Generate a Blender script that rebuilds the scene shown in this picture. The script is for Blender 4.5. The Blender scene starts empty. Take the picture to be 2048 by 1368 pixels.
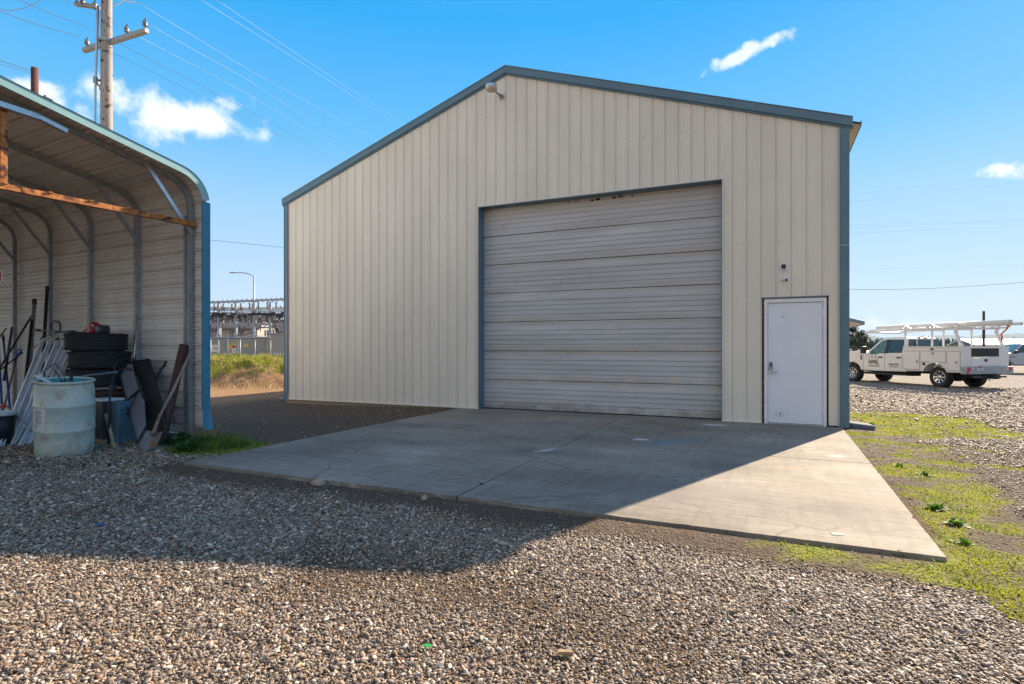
import bpy, math, random
import numpy as np
from mathutils import Vector, Matrix, Euler
R = math.radians
random.seed(7)
rng = np.random.default_rng(11)
SC = bpy.context.scene
COL = SC.collection

# ---------------------------------------------------------------- camera
YAW = R(24.27)
CX, CY, CH = 10.92, -10.52, 1.29
FPX, HX, HY = 1130.0, 1024.0, 695.0          # focal length and principal point in photo pixels
cam_d = bpy.data.cameras.new('camera')
cam = bpy.data.objects.new('camera', cam_d); COL.objects.link(cam)
cam.location = (CX, CY, CH); cam.rotation_euler = (R(90), 0, YAW)
cam_d.sensor_width = 36; cam_d.lens = 36 * FPX / 2048
cam_d.shift_y = 11 / 2048
cam_d.clip_start = 0.05; cam_d.clip_end = 30000
SC.camera = cam
cyw, syw = math.cos(YAW), math.sin(YAW)

def W(X, Z, h=0.0):
    """view-aligned ground coordinates (right, forward) to world"""
    return Vector((CX + X * cyw - Z * syw, CY + X * syw + Z * cyw, h))
def at(px, py, Z):
    return W((px - HX) / FPX * Z, Z, CH + (HY - py) / FPX * Z)
def gpt(px, py, z=-0.05):
    Z = (CH - z) * FPX / (py - HY)
    return W((px - HX) / FPX * Z, Z, z)

# ---------------------------------------------------------------- sky, sun, exposure
SUN_EL, SUN_DIR = R(31.3), Vector((0.353, 0.935))    # direction towards the sun
wd = bpy.data.worlds.new('World'); SC.world = wd; wd.use_nodes = True
nt = wd.node_tree; nt.nodes.clear()
def N(tree, typ, **kw):
    n = tree.nodes.new(typ)
    for k, v in kw.items(): setattr(n, k, v)
    return n
sky = N(nt, 'ShaderNodeTexSky', sky_type='NISHITA'); sky.sun_disc = False
sky.sun_elevation = SUN_EL
sky.sun_rotation = math.atan2(SUN_DIR.x, SUN_DIR.y)
sky.altitude = 600; sky.air_density = 1.0; sky.dust_density = 0.35; sky.ozone_density = 2.0
tc = N(nt, 'ShaderNodeTexCoord')
sp0 = N(nt, 'ShaderNodeSeparateXYZ'); nt.links.new(tc.outputs['Generated'], sp0.inputs[0])
gr = N(nt, 'ShaderNodeValToRGB'); el = gr.color_ramp.elements
GR = [(0, (.70, .83, .96)), (.068, (.63, .79, .97)), (.23, (.36, .68, 1.0)), (.33, (.14, .56, 1.0)), (.50, (.006, .43, 1.0)), (.75, (.10, .40, .95)), (1, (.15, .42, .9))]
while len(el) < len(GR): el.new(.5)
for i, (p_, c_) in enumerate(GR): el[i].position = p_; el[i].color = (*c_, 1)
nt.links.new(sp0.outputs['Z'], gr.inputs[0])
gs = N(nt, 'ShaderNodeVectorMath', operation='SCALE'); gs.inputs['Scale'].default_value = 3.35; nt.links.new(gr.outputs[0], gs.inputs[0])
# whitish veil added to the unseen sky opposite the sun, brightens the shade
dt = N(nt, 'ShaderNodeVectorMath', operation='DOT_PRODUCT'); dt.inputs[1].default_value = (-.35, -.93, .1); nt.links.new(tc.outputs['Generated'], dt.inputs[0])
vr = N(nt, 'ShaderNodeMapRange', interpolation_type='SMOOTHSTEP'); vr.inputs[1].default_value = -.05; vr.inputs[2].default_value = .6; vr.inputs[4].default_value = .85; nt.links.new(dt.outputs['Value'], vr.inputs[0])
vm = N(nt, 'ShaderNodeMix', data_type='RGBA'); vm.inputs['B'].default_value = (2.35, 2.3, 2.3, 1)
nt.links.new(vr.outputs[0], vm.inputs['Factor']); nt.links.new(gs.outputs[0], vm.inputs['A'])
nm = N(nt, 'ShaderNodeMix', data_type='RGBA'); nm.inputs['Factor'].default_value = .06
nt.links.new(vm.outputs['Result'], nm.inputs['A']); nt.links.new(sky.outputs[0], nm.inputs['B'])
# clouds: soft noise patches round a few directions of the sky
prev = nm.outputs['Result']
def skydir(px, py):
    v = W((px - HX) / FPX, 1.0, (HY - py) / FPX + 0.0) - Vector((CX, CY, 0))
    return v.normalized()
def cloud(px, py, wpx, hpx, amt, scale=9.0, seed=0.0, thr=0.5, tilt=0.0):
    global prev
    d = skydir(px, py)
    mp = N(nt, 'ShaderNodeVectorMath', operation='SUBTRACT'); mp.inputs[1].default_value = d
    nt.links.new(tc.outputs['Generated'], mp.inputs[0])
    rv = N(nt, 'ShaderNodeVectorRotate', rotation_type='Z_AXIS'); rv.inputs['Angle'].default_value = -math.atan2(d.y, d.x) + math.pi / 2
    nt.links.new(mp.outputs[0], rv.inputs['Vector'])
    m2 = N(nt, 'ShaderNodeMapping', vector_type='TEXTURE')
    m2.inputs['Rotation'].default_value = (0, tilt, 0)
    nt.links.new(rv.outputs[0], m2.inputs['Vector'])
    r2 = FPX * math.sqrt(1 + ((px - HX) / FPX) ** 2 + ((HY - py) / FPX) ** 2)
    sv = N(nt, 'ShaderNodeVectorMath', operation='MULTIPLY')
    k = r2 / (wpx * .5) * math.sqrt(1 + ((px - HX) / FPX) ** 2)**.5
    sv.inputs[1].default_value = (k, k * .3, r2 / (hpx * .5))
    nt.links.new(m2.outputs[0], sv.inputs[0])
    ln = N(nt, 'ShaderNodeVectorMath', operation='LENGTH'); nt.links.new(sv.outputs[0], ln.inputs[0])
    nz = N(nt, 'ShaderNodeTexNoise'); nz.inputs['Scale'].default_value = scale; nz.inputs['Detail'].default_value = 8
    nz.inputs['Roughness'].default_value = 0.58
    of = N(nt, 'ShaderNodeVectorMath', operation='ADD'); of.inputs[1].default_value = (seed, seed * 1.7, 0)
    nt.links.new(m2.outputs[0], of.inputs[0]); nt.links.new(of.outputs[0], nz.inputs['Vector'])
    a = N(nt, 'ShaderNodeMath', operation='MULTIPLY_ADD'); a.inputs[1].default_value = -0.55; a.inputs[2].default_value = -0.25
    nt.links.new(ln.outputs['Value'], a.inputs[0])
    b = N(nt, 'ShaderNodeMath', operation='MULTIPLY_ADD'); b.inputs[1].default_value = 1.7; nt.links.new(nz.outputs[0], b.inputs[0]); nt.links.new(a.outputs[0], b.inputs[2])
    c = N(nt, 'ShaderNodeMapRange', interpolation_type='SMOOTHSTEP'); c.inputs[1].default_value = thr; c.inputs[2].default_value = thr + .40
    c.inputs[3].default_value = 0; c.inputs[4].default_value = amt
    nt.links.new(b.outputs[0], c.inputs[0])
    mx = N(nt, 'ShaderNodeMix', data_type='RGBA')
    mx.inputs['B'].default_value = (3.9, 4.05, 4.2, 1)
    nt.links.new(c.outputs[0], mx.inputs['Factor']); nt.links.new(prev, mx.inputs['A'])
    prev = mx.outputs['Result']
cloud(345, 228, 350, 120, .92, 15.0, 4.4, .06)
cloud(75, 180, 190, 80, .85, 18.0, 8.2, .10)
cloud(1503, 99, 190, 34, .8, 30.0, 9.1, .08, R(-15))
cloud(2010, 338, 110, 46, .9, 24.0, 2.2, .12)
cloud(1800, 655, 300, 70, .7, 14.0, 6.2, .12)
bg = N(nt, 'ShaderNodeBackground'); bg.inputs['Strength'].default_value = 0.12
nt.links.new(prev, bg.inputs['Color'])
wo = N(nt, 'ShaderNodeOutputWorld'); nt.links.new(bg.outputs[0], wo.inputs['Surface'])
sun_d = bpy.data.lights.new('sun', 'SUN'); sun = bpy.data.objects.new('sun', sun_d); COL.objects.link(sun)
sun_d.energy = 5.0; sun_d.angle = R(0.5); sun_d.color = (1.0, 0.83, 0.62)
sdir = Vector((SUN_DIR.x * math.cos(SUN_EL), SUN_DIR.y * math.cos(SUN_EL), math.sin(SUN_EL)))
sun.rotation_euler = sdir.to_track_quat('Z', 'Y').to_euler()
sun.location = (0, 0, 30)
SC.view_settings.view_transform = 'Standard'; SC.view_settings.look = 'None'
SC.view_settings.exposure = 1.27; SC.view_settings.gamma = 1.0
try:
    SC.cycles.max_bounces = 6; SC.cycles.diffuse_bounces = 3; SC.cycles.volume_bounces = 0
    SC.cycles.transparent_max_bounces = 12
except Exception: pass

# ---------------------------------------------------------------- materials
def mat(name, col, rough=.55, metal=0.0, var=.12, scale=4.0, bump=0.0, bscale=60.0, col2=None, thr=(.35, .7),
        stretch=(1, 1, 1), specks=None, spec=None, emit=None, objinfo=0.0):
    m = bpy.data.materials.new(name); m.use_nodes = True
    t = m.node_tree; p = t.nodes['Principled BSDF']
    tcn = N(t, 'ShaderNodeTexCoord'); mp = N(t, 'ShaderNodeMapping'); mp.inputs['Scale'].default_value = stretch
    t.links.new(tcn.outputs['Object'], mp.inputs['Vector'])
    nz = N(t, 'ShaderNodeTexNoise'); nz.inputs['Scale'].default_value = scale; nz.inputs['Detail'].default_value = 7
    nz.inputs['Roughness'].default_value = .62
    t.links.new(mp.outputs[0], nz.inputs['Vector'])
    cr = N(t, 'ShaderNodeValToRGB'); cr.color_ramp.elements[0].position = thr[0]; cr.color_ramp.elements[1].position = thr[1]
    c1 = [min(1, c * (1 - var)) for c in col]; c2 = list(col2) if col2 else [min(1, c * (1 + var)) for c in col]
    cr.color_ramp.elements[0].color = (*c1, 1); cr.color_ramp.elements[1].color = (*c2, 1)
    t.links.new(nz.outputs[0], cr.inputs[0])
    out = cr.outputs[0]
    if specks:                                   # (colour, scale, low, high)
        n2 = N(t, 'ShaderNodeTexNoise'); n2.inputs['Scale'].default_value = specks[1]; n2.inputs['Detail'].default_value = 4
        t.links.new(tcn.outputs['Object'], n2.inputs['Vector'])
        mr = N(t, 'ShaderNodeMapRange'); mr.inputs[1].default_value = specks[2]; mr.inputs[2].default_value = specks[3]
        t.links.new(n2.outputs[0], mr.inputs[0])
        mx = N(t, 'ShaderNodeMix', data_type='RGBA'); mx.inputs['B'].default_value = (*specks[0], 1)
        t.links.new(mr.outputs[0], mx.inputs['Factor']); t.links.new(out, mx.inputs['A']); out = mx.outputs['Result']
    t.links.new(out, p.inputs['Base Color'])
    p.inputs['Roughness'].default_value = rough; p.inputs['Metallic'].default_value = metal
    if spec is not None: p.inputs['Specular IOR Level'].default_value = spec
    if emit: p.inputs['Emission Color'].default_value = (*emit, 1); p.inputs['Emission Strength'].default_value = 1
    if bump:
        nb = N(t, 'ShaderNodeTexNoise'); nb.inputs['Scale'].default_value = bscale; nb.inputs['Detail'].default_value = 5
        t.links.new(mp.outputs[0], nb.inputs['Vector'])
        bp = N(t, 'ShaderNodeBump'); bp.inputs['Strength'].default_value = bump; bp.inputs['Distance'].default_value = .02
        t.links.new(nb.outputs[0], bp.inputs['Height']); t.links.new(bp.outputs[0], p.inputs['Normal'])
    return m
M = {}
M['cream'] = mat('cream siding', (.76, .70, .60), .42, var=.075, scale=.9, stretch=(1.6, 1.6, .35), bump=.05, bscale=3)
M['screw'] = mat('screw', (.22, .19, .16), .5, .6)
M['teal'] = mat('teal trim', (.105, .19, .255), .38, var=.1, scale=2)
M['teal_bright'] = mat('blue trim', (.045, .22, .33), .4, var=.12, scale=2, specks=((.02, .03, .04), 38, .63, .68))
M['teal_pale'] = mat('sky-paled teal trim', (.30, .50, .50), .35, var=.1, scale=3)  # sky reflection on the carport roof edge put into the paler colour
M['door_grey'] = mat('weathered white paint', (.50, .495, .505), .5, var=.14, scale=1.3, stretch=(.25, 1, 4),
                     specks=((.42, .33, .20), 3.3, .68, .78), bump=.03, bscale=9)
M['dark'] = mat('dark', (.012, .012, .013), .7)
M['black'] = mat('black metal', (.022, .024, .03), .45, var=.25, scale=8)
M['white'] = mat('white door paint', (.77, .78, .85), .4, var=.03, scale=2, specks=((.2, .2, .24), 14, .74, .78))
M['whitetrim'] = mat('white trim', (.78, .78, .82), .4, var=.05)
M['galv'] = mat('galvanised steel', (.33, .35, .37), .5, .25, var=.2, scale=12, specks=((.05, .06, .07), 45, .66, .72))
M['galvl'] = mat('bright steel', (.55, .57, .60), .35, .8, var=.12, scale=10)
M['alu'] = mat('aluminium', (.90, .91, .96), .4, .1, var=.12, scale=6, stretch=(1, 1, .3))
M['rust'] = mat('rust', (.50, .15, .03), .8, var=.35, scale=14, col2=(.70, .28, .08), bump=.3, bscale=80, specks=((.08, .02, .012), 9, .52, .62))
M['rustpipe'] = mat('rusty brown pipe', (.07, .028, .025), .75, var=.3, scale=9, bump=.2)
M['sheet'] = mat('carport sheet', (.80, .775, .735), .5, var=.1, scale=1.6, specks=((.05, .04, .035), 22, .68, .73))
M['rubber'] = mat('rubber', (.018, .019, .021), .75, var=.3, scale=20, bump=.2, bscale=120)
M['wood'] = mat('handle wood', (.36, .24, .13), .65, var=.25, scale=6, stretch=(4, 4, .6), bump=.1)
M['woodgrey'] = mat('weathered wood', (.30, .24, .18), .8, var=.25, scale=5, stretch=(5, 5, .5), bump=.25, specks=((.06, .045, .035), 14, .62, .7))
M['polewood'] = mat('utility pole wood', (.36, .31, .27), .85, var=.28, scale=4, stretch=(6, 6, .35), bump=.4, bscale=14, specks=((.10, .065, .05), 5, .6, .68))
M['darkwood'] = mat('brown pole', (.10, .032, .022), .8, var=.3, scale=5, stretch=(4, 4, .5), bump=.2)
M['barrel'] = mat('barrel plastic', (.44, .54, .51), .38, var=.12, scale=3.2, col2=(.58, .58, .49), thr=(.38, .62), specks=((.26, .21, .14), 6.5, .50, .78), bump=.06, bscale=25)
M['barrel_in'] = mat('barrel inside', (.05, .34, .36), .4, var=.15)
M['paper'] = mat('paper label', (.60, .58, .55), .6, var=.06)
M['ink'] = mat('ink', (.02, .02, .022), .6)
M['inkblue'] = mat('faded ink', (.16, .17, .26), .6)
M['red'] = mat('red plastic', (.45, .018, .02), .35)
M['blue'] = mat('blue plastic', (.02, .10, .34), .45)
M['bluetote'] = mat('blue tote', (.09, .19, .25), .5, var=.25)
M['greypanel'] = mat('grey panel', (.19, .195, .225), .55, var=.08, scale=3)
M['blackpanel'] = mat('black mesh panel', (.022, .024, .026), .7, var=.2)
M['concrete'] = None
M['truck'] = mat('truck white paint', (.70, .68, .66), .28, var=.03, scale=2); M['truck'].node_tree.nodes['Principled BSDF'].inputs['Coat Weight'].default_value = .4
M['silver'] = mat('silver paint', (.42, .46, .52), .3, .4, var=.03)
M['glass'] = mat('dark glass', (.02, .045, .06), .06, var=.3, scale=3, spec=.8)
M['glassg'] = mat('greenish glass', (.08, .16, .14), .08, var=.5, scale=5, spec=.8)
M['plastic'] = mat('black plastic', (.02, .02, .022), .5)
M['chrome'] = mat('chrome', (.62, .62, .60), .2, 1)
M['lens'] = mat('red lens', (.5, .01, .01), .2)
M['lensw'] = mat('clear lens', (.55, .45, .48), .2)
M['yellow'] = mat('yellow sign', (.75, .52, .02), .5)
M['signw'] = mat('white sign', (.72, .72, .70), .5)
M['ins'] = mat('insulator', (.20, .17, .165), .3, var=.2)
M['wire'] = mat('wire', (.03, .05, .085), .8, 0)
M['wirelight'] = mat('bright conductor', (.24, .32, .40), .6, 0)
M['steelpaint'] = mat('substation steel', (.36, .40, .46), .5, .35, var=.15)
M['cabinet'] = mat('cabinet', (.30, .30, .27), .5, var=.1)
M['housewall'] = mat('house siding', (.36, .33, .30), .6)
M['roofbrown'] = mat('roof shingle', (.11, .09, .085), .8, var=.2, scale=20)
M['roofwhite'] = mat('white metal roof', (.80, .80, .80), .4)
M['greyshed'] = mat('grey shed', (.22, .24, .25), .6)
M['rock'] = mat('rock', (.26, .22, .18), .85, var=.3, scale=8, bump=.5, bscale=20)
M['lump'] = mat('dark block', (.10, .12, .145), .8, var=.3, scale=8, bump=.3)
M['brick'] = mat('broken brick edge', (.24, .05, .035), .85, var=.5, scale=28, col2=(.05, .045, .05), specks=((.35, .33, .32), 30, .62, .66))
M['lampglass'] = mat('lamp bowl', (.55, .50, .40), .25)
M['soffit'] = mat('cream soffit', (.62, .52, .38), .5, var=.05)
def leafmat(name, c1, c2, tr=.25):
    m = mat(name, c1, .6, var=.3, scale=2.5, col2=c2)
    t = m.node_tree; p = t.nodes['Principled BSDF']
    src = p.inputs['Base Color'].links[0].from_socket
    td = N(t, 'ShaderNodeBsdfTranslucent'); t.links.new(src, td.inputs['Color'])
    ms = N(t, 'ShaderNodeMixShader'); ms.inputs[0].default_value = tr
    o = t.nodes['Material Output']
    t.links.new(p.outputs[0], ms.inputs[1]); t.links.new(td.outputs[0], ms.inputs[2]); t.links.new(ms.outputs[0], o.inputs['Surface'])
    return m
M['grass'] = leafmat('grass', (.15, .27, .010), (.52, .50, .015), .45)
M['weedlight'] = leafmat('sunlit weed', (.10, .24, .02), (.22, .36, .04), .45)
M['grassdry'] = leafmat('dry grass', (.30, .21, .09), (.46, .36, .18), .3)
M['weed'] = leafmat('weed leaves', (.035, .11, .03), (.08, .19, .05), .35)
M['pine'] = leafmat('pine needles', (.022, .05, .022), (.06, .09, .035), .2)
M['farpine'] = leafmat('far conifers', (.02, .045, .022), (.04, .065, .035), .1)

# ---------------------------------------------------------------- mesh builder
class MB:
    def __init__(s): s.v = []; s.f = []; s.m = []; s.sm = []; s.mats = []; s.cur = 0
    def use(s, m):
        if m not in s.mats: s.mats.append(m)
        s.cur = s.mats.index(m); return s
    def add(s, vs, fs, smooth=False):
        o = len(s.v); s.v += [tuple(p) for p in vs]
        for f in fs: s.f.append([i + o for i in f]); s.m.append(s.cur); s.sm.append(smooth)
        return s
    def box(s, a, b, rot=None, piv=None):
        x0, y0, z0 = a; x1, y1, z1 = b
        vs = [Vector(p) for p in ((x0,y0,z0),(x1,y0,z0),(x1,y1,z0),(x0,y1,z0),(x0,y0,z1),(x1,y0,z1),(x1,y1,z1),(x0,y1,z1))]
        if rot is not None:
            pv = Vector(piv) if piv is not None else sum(vs, Vector()) / 8
            vs = [rot @ (q - pv) + pv for q in vs]
        return s.add(vs, [(3,2,1,0),(4,5,6,7),(0,1,5,4),(1,2,6,5),(2,3,7,6),(3,0,4,7)])
    def cbox(s, c, d, rot=None):
        return s.box([c[i]-d[i]/2 for i in range(3)], [c[i]+d[i]/2 for i in range(3)], rot)
    def bar(s, p, q, w, h=None, up=(0,0,1)):
        """rectangular bar from p to q"""
        h = h or w; p = Vector(p); q = Vector(q); d = (q-p).normalized(); u = Vector(up)
        if abs(d.dot(u)) > .97: u = Vector((1,0,0))
        a = d.cross(u).normalized() * w/2; b = a.cross(d).normalized() * h/2
        vs = [p-a-b, p+a-b, p+a+b, p-a+b, q-a-b, q+a-b, q+a+b, q-a+b]
        return s.add(vs, [(3,2,1,0),(4,5,6,7),(0,1,5,4),(1,2,6,5),(2,3,7,6),(3,0,4,7)])
    def tube(s, pts, r, n=8, caps=True, closed=False):
        pts = [Vector(p) for p in pts]; k = len(pts); rs = r if isinstance(r, (list, tuple)) else [r]*k
        vs = []; prevn = None
        for i, p in enumerate(pts):
            if closed: d = pts[(i+1) % k] - pts[i-1]
            else: d = pts[min(i+1, k-1)] - pts[max(i-1, 0)]
            d = d.normalized()
            if prevn is None:
                u = Vector((0,0,1)) if abs(d.z) < .9 else Vector((1,0,0))
                a = d.cross(u).normalized()
            else: a = (prevn - d * prevn.dot(d)).normalized()
            prevn = a; b = d.cross(a)
            for j in range(n):
                t = 2*math.pi*j/n; vs.append(p + a*math.cos(t)*rs[i] + b*math.sin(t)*rs[i])
        fs = []
        for i in range(k if closed else k-1):
            for j in range(n):
                i2 = (i+1) % k
                fs.append((i*n+j, i*n+(j+1)%n, i2*n+(j+1)%n, i2*n+j))
        s.add(vs, fs, True)
        if caps and not closed:
            o = len(s.v) - len(vs)
            s.f.append([o+j for j in range(n)][::-1]); s.m.append(s.cur); s.sm.append(False)
            s.f.append([o+(k-1)*n+j for j in range(n)]); s.m.append(s.cur); s.sm.append(False)
        return s
    def lathe(s, prof, n=24, c=(0,0,0), axis='z', smooth=True):
        vs = []
        for r, z in prof:
            for j in range(n):
                t = 2*math.pi*j/n; a, b = r*math.cos(t), r*math.sin(t)
                q = (a, b, z) if axis == 'z' else ((z, a, b) if axis == 'x' else (b, z, a))
                vs.append((q[0]+c[0], q[1]+c[1], q[2]+c[2]))
        fs = [(i*n+j, i*n+(j+1)%n, (i+1)*n+(j+1)%n, (i+1)*n+j) for i in range(len(prof)-1) for j in range(n)]
        return s.add(vs, fs, smooth)
    def prism(s, poly, h0, h1, fn=None):
        """polygon extruded between h0 and h1; fn(u, v, h) -> point"""
        fn = fn or (lambda u, v, h: (u, v, h)); n = len(poly)
        vs = [fn(u, v, h0) for u, v in poly] + [fn(u, v, h1) for u, v in poly]
        fs = [tuple(range(n))[::-1], tuple(range(n, 2*n))] + [(i, (i+1)%n, n+(i+1)%n, n+i) for i in range(n)]
        return s.add(vs, fs)
    def build(s, name, m=None, parent=None, bevel=0, mats=None, fixn=True, loc=None):
        me = bpy.data.meshes.new(name); me.from_pydata(s.v, [], s.f)
        if m is not None and not s.mats: me.materials.append(m)
        for q in s.mats: me.materials.append(q)
        me.polygons.foreach_set('material_index', s.m); me.polygons.foreach_set('use_smooth', s.sm)
        if fixn:
            import bmesh
            bm = bmesh.new(); bm.from_mesh(me); bmesh.ops.recalc_face_normals(bm, faces=bm.faces); bm.to_mesh(me); bm.free()
        me.update()
        o = bpy.data.objects.new(name, me); COL.objects.link(o)
        if parent: o.parent = parent
        if loc is not None: o.location = loc
        if bevel:
            b = o.modifiers.new('bevel', 'BEVEL'); b.width = bevel; b.segments = 2; b.limit_method = 'ANGLE'; b.angle_limit = R(40)
        return o
def empty(name, loc=(0,0,0), rz=0.0, rot=None):
    o = bpy.data.objects.new(name, None); COL.objects.link(o); o.location = loc
    o.rotation_euler = rot if rot else (0, 0, rz); o.empty_display_size = .2
    return o
def tag(o, label, cat, group=None, kind=None):
    o['label'] = label; o['category'] = cat
    if group: o['group'] = group
    if kind: o['kind'] = kind
    return o
def struct(o): o['kind'] = 'structure'; return o
def copy_tree(o, parent=None):
    c = o.copy(); COL.objects.link(c)
    if parent: c.parent = parent
    for ch in list(o.children): copy_tree(ch, c)
    return c
def text_mesh(txt, size, name, m, parent, loc, rot, shear=0.0, bold=0.0, sx=1.0):
    cu = bpy.data.curves.new(name, 'FONT'); cu.body = txt; cu.size = size; cu.shear = shear; cu.offset = bold; cu.extrude = .002
    cu.align_x = 'CENTER'; cu.align_y = 'CENTER'; cu.resolution_u = 3
    tmp = bpy.data.objects.new('tmp', cu); COL.objects.link(tmp)
    dg = bpy.context.evaluated_depsgraph_get(); dg.update()
    me = bpy.data.meshes.new_from_object(tmp.evaluated_get(dg)); bpy.data.objects.remove(tmp)
    me.materials.clear(); me.materials.append(m); me.name = name
    o = bpy.data.objects.new(name, me); COL.objects.link(o); o.parent = parent
    o.location = loc; o.rotation_euler = rot; o.scale = (sx, 1, 1)
    return o

# value noise on arrays
def vnoise(x, y, seed=0, oct=3, pers=.5):
    out = 0; amp = 1; tot = 0
    for k in range(oct):
        r = np.random.default_rng(seed*31+k).random((64, 64))
        xs, ys = x*(2**k), y*(2**k)
        xi, yi = np.floor(xs).astype(int), np.floor(ys).astype(int)
        fx, fy = xs-xi, ys-yi; fx = fx*fx*(3-2*fx); fy = fy*fy*(3-2*fy)
        g = lambda a, b: r[a % 64, b % 64]
        v = g(xi, yi)*(1-fx)*(1-fy)+g(xi+1, yi)*fx*(1-fy)+g(xi, yi+1)*(1-fx)*fy+g(xi+1, yi+1)*fx*fy
        out = out+v*amp; tot += amp; amp *= pers
    return out/tot
def ss(a, b, x):
    t = np.clip((x-a)/(b-a), 0, 1); return t*t*(3-2*t)
def camXZ(x, y):
    dx, dy = x-CX, y-CY
    return dx*cyw+dy*syw, -dx*syw+dy*cyw
# ---------------------------------------------------------------- ground
SX0, SX1, SY0, SY1 = 4.95, 11.98, -6.27, -0.02        # concrete apron
def gh(x, y):
    x = np.asarray(x, float); y = np.asarray(y, float)
    X, Z = camXZ(x, y)
    h = -0.035 - 0.06*ss(4.6, 0.5, x)*ss(-6.5, -2, y)
    t = ss(0, 1, ((x-12.3)*.5+(y+2)*.9)/16)*ss(11, 12.6, x)
    h = h - .25*t
    h = h + .02*(vnoise(x*.6, y*.6, 3, 2)-.5)
    # loose stones pushed up a little in front of the apron
    h = h + .022*ss(-6.75, -7.2, y)*ss(-9.5, -7.6, y)*ss(7.5, 9.5, x)
    h = h + .085*ss(-6.9, -8.2, y)*ss(9.8, 6.8, x)
    h = h - .006*ss(-6.75, -6.5, y)*ss(SY0+.1, SY0, y)*ss(4.6, 5.0, x)*ss(12.6, 12.0, x)
    dd = np.maximum.reduce([SX0-x, x-SX1, SY0-y]); nr = ss(.3, .0, y)
    h = h + nr*(.018*ss(.6, .15, dd)-.06*ss(-.03, -.1, dd))
    # earth bank behind the yard, left
    rim = Z + (vnoise(x*.5, y*.5, 5, 3)-.5)*2.2
    bank = ss(19.2, 22.0, rim)*ss(28, 24.5, Z)*ss(-4.5, -6.5, X)*ss(-40, -30, X)
    hb = .86 + .35*(vnoise(x*.9, y*.9, 9, 3)-.5)
    h = h + bank*hb*(1+.7*(vnoise(x*2.3, y*2.3, 8, 4, .7)-.5))
    h = h - .12*ss(28, 40, Z)*ss(0, -8, X)
    return h
def zones(x, y):
    """grass, dirt, bank amounts"""
    X, Z = camXZ(x, y)
    n = vnoise(x*1.1+3, y*1.1, 21, 4, .6); n5 = vnoise(x*1.7+8, y*2.3, 27, 5, .62); n2 = vnoise(x*3.1, y*3.1, 22, 3)
    # grass: beside the building corner and along the apron edge
    wdt = .20+.70*vnoise(x*.5, y*.5, 33, 2)
    edge = ss(-.01, .0, x-SX1)*ss(1.9*wdt+.5, .35*wdt, x-SX1-0.05*np.abs(y+3))*ss(-7.3, -6.9, y)*ss(4, 0, y)
    big = np.exp(-(((x-13.6)/1.45)**2+((y-1.7)/2.7)**2)**1.5)*1.25
    far = .5*ss(8, 14, y)*ss(15.5, 13, x)*ss(12.2, 12.5, x)
    corner = np.exp(-(((x-12.5)/1.5)**2+((y+6.15)/.8)**2)**1.4)*.8
    front = .42*ss(-6.95, -6.6, y)*ss(SY0+.02, SY0-.05, y)*ss(9.9, 11.2, x)*ss(14, 12.5, x)
    front2 = .36*ss(-6.6, -6.4, y)*ss(SY0+.02, SY0-.05, y)*ss(4.8, 5.4, x)
    scat = .40*ss(12.5, 13.5, x)*ss(17, 14, x)*ss(-6.5, -4.5, y)*ss(9, 3, y)
    g = np.maximum.reduce([edge*.72, big, far, corner*.85, front, front2, scat])
    grass = ss(0, .06, .45*n+.55*n5+.16*(n2-.5)-(.752-.43*np.clip(g, 0, 1.1)))*(.5+.5*ss(.35, .6, vnoise(x*6, y*6, 44, 3)))*ss(0, .12, g)
    lw = np.exp(-(((x-4.35)/.75)**2+((y+5.35)/.62)**2)**2)
    grass = np.maximum(grass, ss(.35, .6, lw*(.5+n)))
    strip = ss(-6.80, -6.5, y+.45*(n-.5))*ss(4.6, 5.0, x)*ss(12.4, 12.0, x)*ss(SY0+.1, SY0, y)
    rs = ss(-.01, .0, x-SX1)*ss(2.6, .4, x-SX1+1.5*(n5-.5))*ss(-7.3, -6.6, y)*ss(5, 0, y)*ss(.38, .5, n5+.45*ss(1.0, .1, x-SX1))*.9
    dleft = ss(-5.9, -4.6, y+.7*(n-.5))*ss(5.1, 4.9, x)
    dirt = np.clip(np.maximum.reduce([strip, dleft, rs]), 0, 1)
    patch = .68*ss(.50, .70, vnoise(x*.8+9, y*.8, 41, 3))*ss(-7.2, -8, y)
    dirt = np.maximum(dirt, patch*.8)
    bank = ss(-.5, -2.2, x+.4*(n-.5))*ss(-2.5, -1, y)
    bg_ = ss(.36, .50, n*ss(19.8, 21.2, Z+1.6*(n2-.5))*1.35)*ss(-5, -7, X)*ss(30, 26, Z)
    grass = np.maximum(grass, bg_)
    return grass, dirt, bank
def axis(dense0, dense1, step, lo, hi, grow=1.18):
    a = list(np.arange(dense0, dense1+1e-6, step))
    d = step; p = a[-1]
    while p < hi: d *= grow; p += d; a.append(min(p, hi))
    d = step; p = a[0]; b = []
    while p > lo: d *= grow; p -= d; b.append(max(p, lo))
    return np.array(b[::-1]+a)
gx = axis(-14, 20, .11, -7000, 7000); gy = axis(-9.6, 16, .11, -3000, 9500)
GX, GY = np.meshgrid(gx, gy)
H = gh(GX, GY)
def gridmesh(name, GX, GY, H, m):
    ny, nx = GX.shape
    co = np.stack([GX, GY, H], -1).reshape(-1, 3)
    i = np.arange(ny*nx).reshape(ny, nx)
    q = np.stack([i[:-1,:-1], i[:-1,1:], i[1:,1:], i[1:,:-1]], -1).reshape(-1, 4)
    me = bpy.data.meshes.new(name); me.vertices.add(len(co)); me.vertices.foreach_set('co', co.ravel())
    me.loops.add(q.size); me.loops.foreach_set('vertex_index', q.ravel())
    me.polygons.add(len(q)); me.polygons.foreach_set('loop_start', np.arange(len(q))*4)
    me.polygons.foreach_set('use_smooth', np.ones(len(q), bool))
    me.update(calc_edges=True); me.materials.append(m)
    o = bpy.data.objects.new(name, me); COL.objects.link(o); return o
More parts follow.
